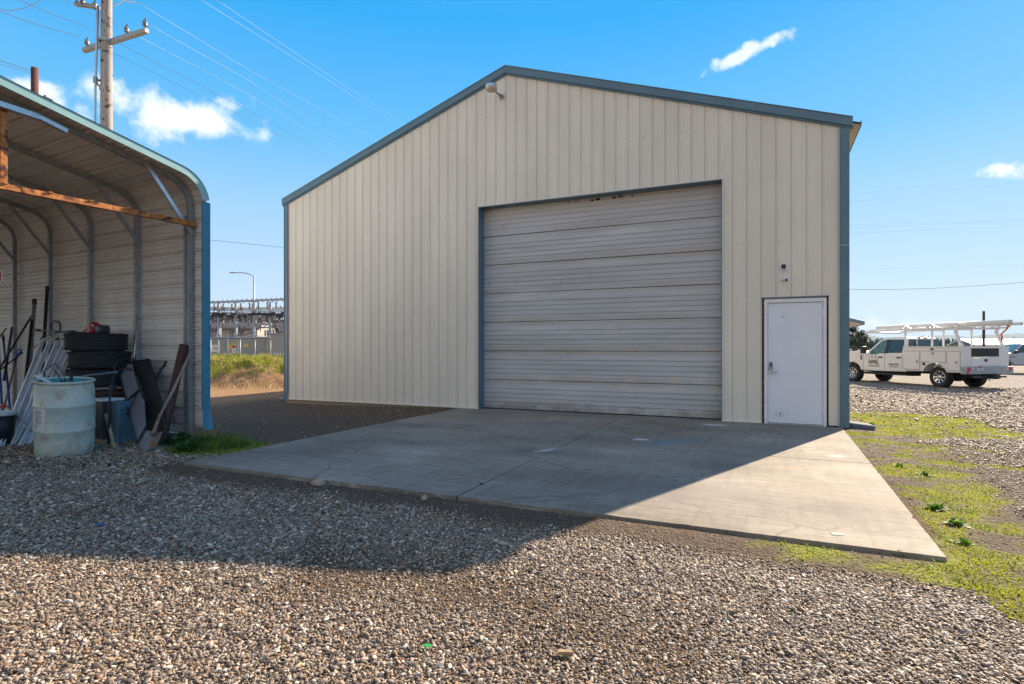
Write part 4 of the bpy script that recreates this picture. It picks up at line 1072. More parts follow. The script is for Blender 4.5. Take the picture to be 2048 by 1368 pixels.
pole(6, 830, .9, -3, 690, .5, .017, M['blue'], 0, 'second blue handle further left beside the black gripped one', 'blue_handle')
sp = empty('spade', cr(4, 830, .85)); o0 = sp.location.copy(); tag(sp, 'wooden handled spade standing upside down with a blue D grip', 'spade')
b = MB(); b.tube([Vector(), cr(31, 724, .55)-o0], .016, 8); b.build('handle', M['wood'], sp)
b = MB(); b.tube([cr(29, 728, .55)-o0, cr(33, 712, .52)-o0, cr(44, 700, .5)-o0], [.02, .021, .012], 8); b.tube([cr(33, 712, .52)-o0, cr(32, 704, .5)-o0, cr(40, 697, .5)-o0], .012, 8); b.build('grip', M['blue'], sp)
pole(268, 716, .35, 276, 632, .06, .009, M['galvl'], 0, 'thin bright rod leaning on the second frame post above the black panel', 'thin_rod')
# bucket with red lever
q = g2(6, 880); bk = empty('bucket', (q.x, q.y, q.z)); tag(bk, 'black bucket with pale rim at the left edge beside the rails', 'bucket')
q2 = W((-4-HX)/FPX*7.7, 7.7); bk.location = (q2.x, q2.y, gz(q2))
b = MB(); b.lathe([(0, .01), (.15, .0), (.19, .40), (.185, .40), (.15, .02)], 28); b.build('shell', M['plastic'], bk)
b = MB(); b.lathe([(.186, .40), (.205, .40), (.208, .445), (.19, .45), (.184, .42)], 28); b.build('rim', M['signw'], bk)
b = MB(); t0 = cr(-2, 812, 1.25)-bk.location; t1 = cr(14, 815, 1.3)-bk.location; t2 = cr(62, 862, 1.45)-bk.location
lv = empty('jack_lever', bk.location); b.tube([t0, (t0+t1)/2+Vector((0, 0, .02)), t1], .022, 10); b.build('red_grip', M['red'], lv)
b = MB(); b.tube([t1, t2], .02, 10); b.build('lever_arm', M['galv'], lv); tag(lv, 'lever with red grip sloping down from the bucket to the barrel', 'lever')
# black tubular stand with a folded grey panel, black panel behind
q = cr(275, 866, .75); q.z = gz(q); pn = empty('folding_panel', q); O = q.copy(); tag(pn, 'folded grey panel in a black frame leaning in front of the black panel', 'panel')
def slab_quad(mb, pts, th):
    pts = [p-O for p in pts]; n_ = (pts[1]-pts[0]).cross(pts[2]-pts[0]).normalized()*th; k = len(pts)
    mb.add(pts+[p+n_ for p in pts], [tuple(range(k)), tuple(range(k, 2*k))[::-1]]+[(i, (i+1) % k, k+(i+1) % k, k+i) for i in range(k)])
def plan(pxs, Tb, Tt, y0, y1):
    return [cr(x, y, Tt+(Tb-Tt)*(y-y0)/(y1-y0)) for x, y in pxs]
b = MB(); slab_quad(b, plan([(234, 730), (262, 728), (276, 778), (252, 800)], .85, .30, 728, 880), .012); b.build('upper_leaf', M['greypanel'], pn)
b = MB(); slab_quad(b, plan([(279, 784), (288, 805), (290, 850), (272, 882), (254, 806)], .85, .30, 728, 880), .012); b.build('lower_leaf', M['greypanel'], pn)
b = MB(); e = [p-O for p in plan([(233, 728), (252, 803), (273, 884)], .87, .32, 728, 880)]; b.tube(e, .010, 8); e = [p-O for p in plan([(277, 780), (254, 830)], .9, .36, 728, 880)]; b.tube(e, .012, 8); b.build('edge_frame', M['black'], pn)
q = cr(318, 862, .55); q.z = gz(q); O = q.copy(); bp_ = empty('mesh_panel', q); tag(bp_, 'tall black mesh panel leaning on the wall left of the rusty pipe', 'panel')
b = MB(); slab_quad(b, plan([(263, 722), (298, 717), (322, 800), (330, 868), (291, 872), (289, 790)], .62, .16, 717, 870), .02); b.build('sheet', M['blackpanel'], bp_)
b = MB(); slab_quad(b, plan([(262, 724), (299, 719), (300, 725), (263, 730)], .59, .13, 717, 870), .03); b.build('top_edge', M['galv'], bp_)
q = cr(217, 885, 1.0); q.z = gz(q); O = q.copy(); hf = empty('tubular_stand', q); tag(hf, 'black tubular stand with a crossbar between the barrel and the grey panel', 'stand')
b = MB(); b.tube([cr(x, y, t)-O for x, y, t in ((217, 889, 1.0), (218, 806, .95), (230, 732, .8), (236, 722, .6), (262, 716, .45))], .014, 8); b.build('bent_tube', M['black'], hf)
b = MB(); b.tube([cr(231, 741, .8)-O, cr(252, 738, .75)-O], .012, 8); b.tube([cr(252, 738, .75)-O, cr(262, 739, .73)-O], .018, 8); b.build('crossbar', M['black'], hf)
b = MB(); b.cbox(cr(226, 775, .8)-O, (.10, .05, .05)); b.tube([cr(207, 792, .8)-O, cr(230, 772, .8)-O], .014, 8); b.build('clamp', M['plastic'], hf)
q = cr(312, 757, .28); lv = empty('bar_clamp', q); tag(lv, 'short black bar clamp sticking out right of the black panel', 'clamp')
b = MB(); b.tube([Vector(), cr(333, 722, .14)-q], .017, 8); b.tube([cr(318, 738, .2)-q, cr(334, 731, .16)-q], .008, 6); b.build('bar', M['black'], lv)
# blue tote and white lid
q = cr(246, 850, .55); q.z = gz(q); to = empty('storage_tote', q, CPA); tag(to, 'blue grey plastic tote behind the black tubular stand', 'tote')
b = MB(); b.prism([(-.24, 0), (.24, 0), (.27, .58), (-.27, .58)], -.2, .2, lambda u, v, h: (u, h, v)); b.build('tub', M['bluetote'], to, bevel=.015)
q = cr(214, 850, .72); q.z = gz(q); wc = empty('tool_box', (q.x, q.y, q.z), CPA); tag(wc, 'low box with pale lid between the barrel and the black stand', 'box')
b = MB(); b.box((-.17, -.14, 0), (.17, .14, .58)); b.build('case', M['black'], wc, bevel=.01)
b = MB(); b.box((-.18, -.15, .58), (.18, .15, .615)); b.build('lid', M['signw'], wc, bevel=.01)
b = MB(); b.box((-.19, -.17, 0), (.19, .17, .06)); b.build('timber_base', M['wood'], wc)
b = MB(); q = cr(229, 880, 1.0); q.z = gz(q); b.bar(q, cr(212, 828, .95), .035, .03); tag(b.build('timber_offcut', M['wood']), 'pale timber offcut leaning against the black stand', 'timber')
b = MB(); a = cr(165, 752, .95); c = cr(234, 744, .85); b.tube([a, c], .012, 8); tag(b.build('teal_bar', M['teal']), 'thin teal grey bar lying behind the barrel rim', 'bar')
# rusty pipe
a = cr(322, 878, .5); a.z = gz(a)-.01; c = cr(368, 690, .10); rp = empty('rusty_pipe', a); tag(rp, 'thick rusty brown pipe leaning on the carport wall behind the shovel', 'pipe')
b = MB(); d = c-a; b.tube([Vector(), d], .058, 20, caps=False); b.tube([d, Vector()], .050, 20, caps=False); b.build('pipe_wall', M['rustpipe'], rp)
# shovel
a = W((289-HX)/FPX*7.15, 7.15); a.z = gz(a); c = cr(394, 702, .02); c = W(-4.55, 8.02, 1.24)
sv = empty('shovel', a); tag(sv, 'round point shovel with worn wooden handle leaning on the front carport post', 'shovel')
d = c-a; dn = d.normalized(); side = dn.cross(Vector((CX-a.x, CY-a.y, 0))).normalized(); nrm = side.cross(dn).normalized()
if nrm.dot(Vector((CX-a.x, CY-a.y, 0))) < 0: nrm = -nrm
side = (side*.62+nrm*.45).normalized(); nrm2 = dn.cross(side).normalized()
if nrm2.dot(Vector((CX-a.x, CY-a.y, 0))) < 0: nrm2 = -nrm2
b = MB(); b.tube([dn*.47+nrm2*.03, dn*.9, d*.93, d], [.017, .018, .019, .015], 10); b.build('handle', M['woodgrey'], sv)
b = MB(); nu, nv = 9, 9; vs = []
for i in range(nu+1):
    u = i/nu; wv = .115*min(1, (u*2.6+.02)**.6)*(1-.08*u)
    for j in range(nv+1):
        v = -1+2*j/nv; vs.append(dn*(.30*u)+side*(wv*v)+nrm2*(-.035*(1-v*v)+.01-.02*u))
fs = [(i*(nv+1)+j, i*(nv+1)+j+1, (i+1)*(nv+1)+j+1, (i+1)*(nv+1)+j) for i in range(nu) for j in range(nv)]
b.add(vs, fs, True); b.tube([dn*.24-nrm2*.01, dn*.32-nrm2*.0, dn*.40+nrm2*.02, dn*.52+nrm2*.025], [.034, .026, .020, .019], 12)
bl = b.build('blade', mat('muddy steel', (.20, .19, .18), .6, .3, var=.25, scale=8, specks=((.22, .13, .06), 7, .45, .6)), sv); so = bl.modifiers.new('thick', 'SOLIDIFY'); so.thickness = .003
# red thing at the left edge
q = cr(-1, 552, 1.6); rs_ = empty('red_sign', q); tag(rs_, 'corner of a red sign with white border at the left edge of the carport', 'sign')
b = MB(); oc = [(.17*math.cos(R(22.5+45*k)), .17*math.sin(R(22.5+45*k))) for k in range(8)]; b.prism(oc, -.004, 0, lambda u, v, h: (u, h, v)); b.build('white_border', M['signw'], rs_)
b = MB(); b.prism([(u*.9, v*.9) for u, v in oc], -.006, -.0042, lambda u, v, h: (u, h, v)); b.build('red_face', M['red'], rs_)
b = MB(); b.bar((0, .01, -.1), (0, .01, 2.0), .02, .02); b.build('hanger', M['galv'], rs_)
rs_.rotation_euler.z = YAW+R(30); sgn = cr(-25, 552, 1.6); rs_.location = sgn

# stones, litter
def rock(px, py, sx, sy, sz, label, m='rock', seed=0, name='rock', z=-.05, rz=0.3):
    q = gpt(px, py, z); q.z = gz(q) if z < 0 else z
    import bmesh
    bm = bmesh.new(); bmesh.ops.create_icosphere(bm, subdivisions=3, radius=1)
    from mathutils import noise
    for v in bm.verts: v.co *= 1+.35*noise.noise(v.co*1.1+Vector((seed*5, 0, 0)))+.08*noise.noise(v.co*3+Vector((seed, 3, 0)))
    for v in bm.verts: v.co = Vector((v.co.x*sx, v.co.y*sy, v.co.z*sz+sz*.55))
    me = bpy.data.meshes.new(name); bm.to_mesh(me); bm.free(); me.polygons.foreach_set('use_smooth', [True]*len(me.polygons)); me.materials.append(M[m])
    o = bpy.data.objects.new(name, me); COL.objects.link(o); o.location = q; o.rotation_euler = (0, .1, rz); tag(o, label, 'rock'); return o
M['rocktan'] = mat('tan rock', (.40, .31, .22), .85, var=.2, scale=5, bump=.4, bscale=15)
rock(636, 974, .065, .045, .032, 'tan rounded rock beside the shaded near edge of the concrete', 'rocktan', 1)
rock(849, 1006, .024, .022, .03, 'small brown pointed stone beside the near edge of the concrete', 'rocktan', 2)
rock(800, 1022, .05, .035, .018, 'flat grey stone half sunk in the shaded gravel', 'rock', 3)
rock(320, 918, .07, .05, .03, 'dark clod at the foot of the weeds by the carport', 'rock', 4)
rock(1008, 1102, .045, .03, .015, 'flat pale stone on the edge of the shadow in the gravel', 'rocktan', 6)
b = MB(); b.box((-.20, -.12, -.05), (.20, .12, .10)); o = b.build('stone_block', M['lump'], bevel=.035); q = W(5.66, 9.25); o.location = (q.x+.02, q.y, gz(q)); o.rotation_euler = (.05, .12, .3); tag(o, 'dark stone block lying at the foot of the right building corner', 'stone block')
for pxy, sz, lab_, m_, nm in (((1673, 1068), (.034, .034), 'small green square of tape on the sunlit concrete', 'tealdark', 'green_tape'), ((200, 1080), (.03, .015), 'scrap of blue plastic lying on the shaded gravel', 'blue', 'plastic_scrap'),
                              ((855, 1305), (.016, .012), 'tiny green scrap lying in the sunlit gravel', 'greenp', 'plastic_scrap')):
    if m_ == 'tealdark': M[m_] = mat('green tape', (.06, .15, .13), .6)
    if m_ == 'greenp': M[m_] = mat('green scrap', (.02, .30, .05), .5)
    z = .0 if m_ == 'tealdark' else None; q = gpt(*pxy, 0.0 if z == 0 else -.03); q.z = .001 if z == 0 else gz(q)+.02
    b = MB(); b.box((-sz[0], -sz[1], 0), (sz[0], sz[1], .002)); o = b.build(nm, M[m_], loc=q); o.rotation_euler = (0, 0, .2); tag(o, lab_, 'litter')
b = MB(); q = gpt(1130+0, 1318, -.03); b.bar((0, -.03, 0), (.0, .03, .0), .018, .014); o = b.build('wood_chip', M['wood'], loc=(q.x, q.y, gz(q)+.02)); o.rotation_euler = (0, .1, -1.2); tag(o, 'brown wood chip lying in the sunlit gravel at the bottom', 'litter')
# crumpled paper by the left building corner
q = gpt(564, 801, -.09); b = MB()
for k in range(7):
    c = Vector((random.uniform(-.12, .12), random.uniform(-.05, .05), .03+random.random()*.04)); vs = [c+Vector((random.uniform(-.07, .07), random.uniform(-.05, .05), random.uniform(-.03, .04))) for _ in range(4)]
    b.add(vs, [(0, 1, 2), (0, 2, 3)])
o = b.build('crumpled_paper', M['signw'], loc=(q.x, q.y, gz(q))); tag(o, 'crumpled white paper litter by the left corner of the metal building', 'litter')

# leafy weeds by the carport post
def weed(p, n_, size, seed, label):
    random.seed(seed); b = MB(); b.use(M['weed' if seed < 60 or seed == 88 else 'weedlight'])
    for k in range(n_):
        a = random.uniform(0, 6.28); tilt = random.uniform(.2, 1.25); L_ = size*random.uniform(.5, 1.1); w = L_*.13
        base = Vector((random.gauss(0, size*.25), random.gauss(0, size*.2), 0)); d = Vector((math.cos(a)*math.sin(tilt), math.sin(a)*math.sin(tilt), math.cos(tilt)))
        s_ = d.cross(Vector((0, 0, 1))).normalized(); dr = Vector((0, 0, -1))
        ps = []
        for i in range(6):
            u = i/5; c = base+d*L_*u+dr*(L_*.35*u*u); ww = w*math.sin(math.pi*min(1, u*.92+.06))*(1.35 if i % 2 else .75)
            ps += [c-s_*ww, c+s_*ww]
        b.add(ps, [(i*2, i*2+1, i*2+3, i*2+2) for i in range(5)])
    o = b.build('leafy_weed', None, loc=p, fixn=False); tag(o, label, 'weed', 'leafy weeds by the carport post' if seed < 60 else 'weed clumps along the concrete'); random.seed(seed+100)
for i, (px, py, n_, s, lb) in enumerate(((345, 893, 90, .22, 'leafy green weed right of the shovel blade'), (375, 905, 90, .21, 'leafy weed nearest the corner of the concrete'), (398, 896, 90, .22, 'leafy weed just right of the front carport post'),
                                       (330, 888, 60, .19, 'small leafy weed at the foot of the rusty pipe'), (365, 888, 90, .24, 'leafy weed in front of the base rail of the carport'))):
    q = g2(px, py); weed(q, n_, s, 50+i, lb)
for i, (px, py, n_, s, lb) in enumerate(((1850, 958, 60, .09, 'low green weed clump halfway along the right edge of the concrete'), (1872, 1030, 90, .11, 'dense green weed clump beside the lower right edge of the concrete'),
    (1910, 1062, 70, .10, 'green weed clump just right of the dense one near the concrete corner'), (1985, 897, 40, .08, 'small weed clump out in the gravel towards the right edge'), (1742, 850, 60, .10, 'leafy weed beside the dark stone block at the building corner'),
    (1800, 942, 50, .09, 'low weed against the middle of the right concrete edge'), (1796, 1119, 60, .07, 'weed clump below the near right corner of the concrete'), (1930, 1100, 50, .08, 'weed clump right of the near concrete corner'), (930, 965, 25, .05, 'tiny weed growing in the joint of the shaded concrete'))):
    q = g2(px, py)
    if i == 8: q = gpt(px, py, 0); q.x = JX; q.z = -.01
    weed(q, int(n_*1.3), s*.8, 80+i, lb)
cgr = []
for k in range(4200):
    u = rng.normal(0, 1, 2); px = 425+u[0]*30; py = 893+u[1]*6-(px-425)*.0; q = gpt(px, max(870, py), -.06)
    if q.x < SX0-.01: cgr.append((q.x, q.y, gz(q)))
o = blades('grass', cgr, .03, .13, .0035, [M['weed'], M['grass']], .8, [.7, .3]); tag(o, 'tuft of long green grass between the carport and the concrete corner', 'grass', kind='stuff')
cgr = []
for k in range(500):
    px = rng.normal(405, 22); py = rng.normal(880, 6); q = gpt(px, max(866, py), -.06)
    if q.x < SX0-.01: cgr.append((q.x, q.y, gz(q)))
o = blades('dry_grass', cgr, .08, .26, .0025, [M['grassdry']], 1.6); tag(o, 'dry straw by the foot of the front carport post', 'dry grass', kind='stuff')
o = None
# ---------------------------------------------------------------- utility poles and lines
random.seed(5)
q = W(-811/1130*18, 18); pz = gz(q)
up = empty('utility_pole', (q.x, q.y, pz), YAW); tag(up, 'tall weathered wooden utility pole with crossarms behind the carport', 'utility pole')
b = MB(); pts = [(0, 0, z) for z in np.linspace(-.1, 13.6, 14)]; b.tube(pts, [.20-.004*i for i in range(14)], 20); b.build('pole', M['polewood'], up)
def loc(p): return Matrix.Rotation(-YAW, 4, 'Z') @ (Vector(p)-Vector((q.x, q.y, pz)))
def insul(p, parent):
    b = MB(); b.lathe([(0, 0), (.02, 0), (.02, .10), (.06, .10), (.075, .13), (.06, .15), (.075, .18), (.05, .22), (.03, .25), (0, .25)], 12, p); b.tube([(p[0]-.06, p[1], p[2]+.24), (p[0], p[1], p[2]+.29), (p[0]+.05, p[1]-.02, p[2]+.34)], .02, 6); b.build('insulator', M['ins'], parent)
A = loc(at(168, 101, 18.55)); B_ = loc(at(294, 61, 17.35)); off = Vector((0, -.2, 0))
b = MB(); b.bar(A, B_, .13, .13); ca_ = b.build('crossarm', M['galv'], up)
for t in (.06, .70, .98): pp = A.lerp(B_, t-.01); insul((pp.x, pp.y, pp.z+.06), ca_)
A2 = loc(at(128, -2, 18.4)); B2 = loc(at(232, -30, 17.5)); b = MB(); b.bar(loc(at(152, 8, 18.5)), loc(at(196, 14, 18.4)), .16, .10); b.bar(A2+Vector((.2, 0, .1)), B2, .12, .12); b.build('crossarm', M['galv'], up)
for px, py in ((153, -1), (165, 8), (190, 14)):
    pp = loc(at(px, py+5, 18.4)); insul((pp.x, pp.y, pp.z-.02), up)
b = MB(); b.tube([loc(at(196, 12, 17.9)), loc(at(193, 100, 17.9)), loc(at(191, 160, 17.9)), loc(at(190, 268, 17.9)), loc(at(190, 420, 17.9))], [.04, .04, .035, .03, .03], 10); b.build('conduit', M['galvl'], up)
b = MB(); b.bar(loc(at(191, 166, 17.9)), loc(at(203, 175, 18)), .05, .05); b.cbox(loc(at(202, 175, 17.9)), (.08, .08, .16)); b.cbox(loc(at(191, 160, 17.9)), (.10, .08, .2)); b.build('conduit_bracket', M['galv'], up)
b = MB(); b.lathe([(.206, 0), (.215, .02), (.215, .05), (.206, .07)], 20, (0, 0, pz+8.2)); b.lathe([(.2, 0), (.21, .02), (.21, .09), (.2, .11)], 20, (0, 0, loc(at(213, 83, 18)).z-.04)); b.build('band', M['galv'], up)
b = MB()
for k in range(16): z = 3+k*.62; a = -1.57+random.uniform(-.9, .9); b.cbox((.19*math.cos(a), .19*math.sin(a), z), (.05, .05, .05))
b.build('bolt_heads', M['darkwood'], up)
q2 = W((69.5-HX)/FPX*30, 30); up2 = empty('utility_pole', (q2.x, q2.y, gz(q2)), YAW); tag(up2, 'short dark red brown pole top showing above the carport roof', 'utility pole')
ht = CH+(HY-136)/FPX*30-gz(q2); b = MB(); b.tube([(0, 0, 0), (0, 0, ht)], [.19, .165], 14); b.build('pole', M['darkwood'], up2)
b = MB(); b.tube([(.16, 0, ht-1.5), (.8, -.3, ht-1.65), (1.1, -.3, ht-1.8)], .03, 6); b.cbox((1.05, -.3, ht-1.85), (.35, .1, .08)); b.lathe([(0, 0), (.06, 0), (.06, .14), (0, .14)], 8, (.8, -.3, ht-1.72)); b.build('insulator', M['ins'], up2)
def wire(pts, r, label, m='wire', grp=None, sag=0.0, name='power_line'):
    """pts: (px, py, Z) way points"""
    P = [at(*p) for p in pts]; out = []
    for a, c in zip(P, P[1:]):
        for k in range(12):
            t = k/12; w = a.lerp(c, t); w.z -= sag*4*t*(1-t); out.append(w)
    out.append(P[-1]); b = MB(); b.tube(out, r*(.55 if name == 'power_line' else 1), 5); o = b.build(name, M[m]); tag(o, label, 'power line', grp); return o
G1 = 'power lines running from the tall pole towards the building'
wire([(274, 4, 17.6), (500, 141, 32), (755, 281, 75)], .013, 'power line meeting the roof edge third from the right', 'wirelight', G1)
wire([(292, 46, 17.3), (500, 162, 30), (716, 303, 70)], .013, 'power line from the right end insulator of the crossarm', 'wirelight', G1)
wire([(253, 60, 17.7), (500, 190, 30), (697, 310, 70)], .012, 'power line from the middle insulator of the crossarm', 'wirelight', G1)
wire([(176, 86, 18.5), (240, 88, 19.5), (500, 222, 30), (680, 325, 70)], .012, 'power line from the left insulator of the crossarm', 'wire', G1)
wire([(226, 106, 18), (500, 240, 30), (660, 330, 70)], .010, 'lowest power line leaving the tall pole to the right', 'wire', G1)
wire([(396, -4, 18), (560, 98, 28), (798, 252, 75)], .013, 'left one of the two high lines crossing the sky above the building', 'wirelight', G1)
wire([(428, -4, 18), (600, 112, 28), (810, 250, 75)], .012, 'right one of the two high lines crossing the sky above the building', 'wirelight', G1)
G2 = 'power lines running from the tall pole to the left'
wire([(-10, 19, 9), (60, 45, 11), (160, 74, 16)], .012, 'left power line rising to the top left corner', 'wire', G2)
wire([(20, -8, 9), (90, 22, 12), (182, 58, 16)], .012, 'second power line from the left at the top left corner', 'wire', G2)
wire([(-12, 14, 9), (14, 22, 9.5), (50, 16, 11), (88, -3, 14)], .012, 'slack loop of line at the top left corner', 'wire', G2)
wire([(105, -8, 11), (178, 25, 16), (260, 60, 19)], .010, 'thin line crossing behind the top of the tall pole', 'wire', G2)
wire([(228, 12, 17.8), (245, 2, 17.8), (272, 5, 17.6)], .018, 'short pale jumper cable at the top of the tall pole', 'signw', None, .0, 'jumper_cable')
G3 = 'cables running left from the short brown pole'
wire([(-12, 117, 22), (62, 141, 30)], .03, 'upper dark cable left of the short brown pole', 'wire', G3)
wire([(-12, 124, 22), (62, 146, 30)], .018, 'lower dark cable left of the short brown pole', 'wire', G3)
wire([(400, 478, 40), (490, 487, 45), (575, 496, 52)], .03, 'twisted cable crossing the sky between carport and building', 'wire')
G4 = 'distant power lines right of the building'
for i, (pts, r, lb) in enumerate((([(1690, 391, 60), (1820, 374, 70), (2000, 354, 85)], .012, 'highest faint power line right of the building'),
    ([(1690, 406, 60), (1860, 384, 70), (2060, 362, 85)], .012, 'second faint power line right of the building'),
    ([(1690, 451, 60), (1860, 445, 70), (2060, 439, 85)], .012, 'upper line of the close pair right of the building'),
    ([(1690, 457, 60), (1860, 449, 70), (2060, 443, 85)], .012, 'lower line of the close pair right of the building'),
    ([(1690, 468, 60), (1860, 460, 70), (2060, 452, 85)], .012, 'line just below the close pair right of the building'),
    ([(1690, 540, 60), (1860, 534, 70), (2060, 529, 85)], .010, 'faint line well below the others right of the building'),
    ([(1690, 579, 50), (1780, 579, 50), (1860, 577, 50), (1950, 572, 50), (2060, 564, 50)], .026, 'lowest sagging twisted cable right of the building'))): wire(pts, r, lb, 'wire', G4)
# street lamp
q = W((508-HX)/FPX*60, 60); sl_ = empty('street_lamp', (q.x, q.y, gz(q)), YAW); tag(sl_, 'tall grey street lamp with curved arm behind the substation', 'street lamp')
h = CH+(HY-552)/FPX*60-gz(q); b = MB(); b.tube([(0, 0, 0), (0, 0, h)], [.11, .07], 10); b.build('post', M['steelpaint'], sl_)
b = MB(); b.tube([(0, 0, h-.1), (-.35, 0, h+.15), (-1.0, 0, h+.33), (-1.9, 0, h+.36)], .05, 8); b.build('arm', M['steelpaint'], sl_)
b = MB(); b.box((-2.55, -.14, h+.30), (-1.85, .14, h+.42)); b.build('lamp_head', M['steelpaint'], sl_, bevel=.04)
# pole on the right
q = W((1967.5-HX)/FPX*90, 90); b = MB(); hh_ = CH+(HY-622)/FPX*90+.3; b.tube([(0, 0, 0), (0, 0, hh_*.5), (0, 0, hh_)], [.2, .19, .17], 10); o = b.build('wooden_pole', M['darkwood'], loc=(q.x, q.y, -.3)); tag(o, 'lone dark pole beyond the service truck', 'pole')

# ---------------------------------------------------------------- substation behind the bank
def V(px, py, Z): return at(px, py, Z)
ZS = 46; sub = empty('substation_rack', W(-23, ZS, -.2), YAW); tag(sub, 'steel substation rack with rows of insulators behind the fence', 'substation')
O_ = Vector(sub.location); Ri = Matrix.Rotation(-YAW, 3, 'Z')
sx = lambda px, Z=ZS: (px-HX)/FPX*Z+23          # local x for pixel
sz = lambda py, Z=ZS: CH+(HY-py)/FPX*Z+.2       # local z
xs0, xs1 = sx(330), sx(720)
for dy, hy in ((0, 604), (3.0, 602)):
    b = MB()
    for px in (355, 402, 437, 472, 508, 541, 574, 608, 641, 675):
        b.bar((sx(px), dy, 0), (sx(px), dy, sz(hy)), .16, .16)
    b.build('posts', M['steelpaint'], sub)
def beam(py0, py1, d, th, m='steelpaint', z0=None, x0=None, x1=None, nm='beam'):
    b = MB(); b.bar((x0 or xs0, d, sz(py0)), (x1 or xs1, d, sz(py1)), th, th, ); b.build(nm, M[m], sub)
b = MB()
b.bar((xs0, 0, sz(609)), (xs1, 0, sz(592)), .10, .16)
for k in range(40):
    x0 = xs0+(xs1-xs0)*k/40; x1 = xs0+(xs1-xs0)*(k+1)/40; yy = sz(609)+(sz(592)-sz(609))*k/40
    b.bar((x0, .0, yy-.15), (x1, 0, yy+.2), .05, .05)
b.build('top_girder', M['steelpaint'], sub)
beam(614, 622, .3, .22, 'galvl', nm='bus_pipe'); beam(617, 612, 1.2, .16, 'galvl', nm='bus_pipe'); beam(618, 628, .0, .09); beam(626, 634, 2, .10)
b = MB(); b.bar((xs0, .2, sz(632)), (xs1, .2, sz(634)), .12, .14)
for k in range(44):
    x0 = xs0+(xs1-xs0)*k/44; x1 = xs0+(xs1-xs0)*(k+1)/44; b.bar((x0, .1, sz(637)), (x1, .1, sz(629)), .05, .05); b.bar((x0, .1, sz(629)), (x1, .1, sz(637)), .05, .05)
b.build('middle_girder', M['steelpaint'], sub)
beam(648, 649, .2, .14); beam(626, 627, 2.6, .14); beam(639, 640, 1.6, .12); beam(653, 653, 2.4, .12)
def stack(x, y, z, L_, up_=True, r=.10):
    b = MB(); n_ = 5; pf = [(0, 0)]
    for k in range(n_): pf += [(r*.5, L_*k/n_), (r, L_*(k+.4)/n_), (r*.5, L_*(k+.8)/n_)]
    pf.append((0, L_)); b.lathe(pf, 8); return b
ins0 = stack(0, 0, 0, .55).build('insulator_stack', M['ins'], sub); used = False
def put(x, y, z, s=1.0, flip=False):
    global used
    o = ins0 if not used else ins0.copy()
    if used: COL.objects.link(o); o.parent = sub
    used = True; o.location = (x, y, z); o.scale = (s, s, s*(-1 if flip else 1))
for k in range(22): put(xs0+(xs1-xs0)*(k+.5)/22, .1, sz(609)+(sz(592)-sz(609))*(k+.5)/22-.15, 1.0, True)
for k in range(30): put(xs0+(xs1-xs0)*(k+.5)/30+random.uniform(-.08, .08), .0, sz(628), 1.3, True)
for k in range(20): put(xs0+(xs1-xs0)*(k+.5)/20, .2, sz(648), .9)
for c0 in (455, 470, 525, 537, 415, 580, 620, 640):
    for k in range(3): put(sx(c0+k*5), .5, sz(672), .95)
b = MB()
for k in range(26):
    x = xs0+(xs1-xs0)*(k+random.random())/26; y = random.uniform(0, 1.2); z = sz(random.choice((620, 634, 648))); x2 = x+random.uniform(-.9, .9); z2 = z-random.uniform(.5, 1.4)
    b.tube([(x, y, z), ((x+x2)/2+random.uniform(-.3, .3), y, (z+z2)/2-.1), (x2, y, z2)], .03, 5)
b.build('drop_leads', M['wire'], sub)
b = MB()
for k in range(60):
    x = xs0+(xs1-xs0)*(k+.5)/60; b.bar((x+random.uniform(-.1, .1), random.uniform(0, 2), sz(random.choice((610, 622, 634)))), (x, random.uniform(0, 2), sz(random.choice((640, 650, 662)))), .05, .05)
for k in range(40):
    x = xs0+(xs1-xs0)*(k+.5)/40; b.cbox((x, -.15, sz(631)+random.uniform(-.1, .15)), (random.uniform(.15, .45), .3, random.uniform(.12, .35)))
b.build('switch_gear', M['black'], sub)
b = MB()
for k in range(12):
    x = xs0+(xs1-xs0)*(k+.5)/12; b.bar((x-.3, 0, sz(604)), (x+.3, 0, sz(604)), .04, .04); b.bar((x, .2, sz(650)), (x, .2, sz(640)), .10, .10); b.lathe([(0, -.16), (.16, -.16), (.16, .16), (0, .16)], 12, (x+.4, -.1, sz(634)), 'y')
b.build('fittings', M['galv'], sub)
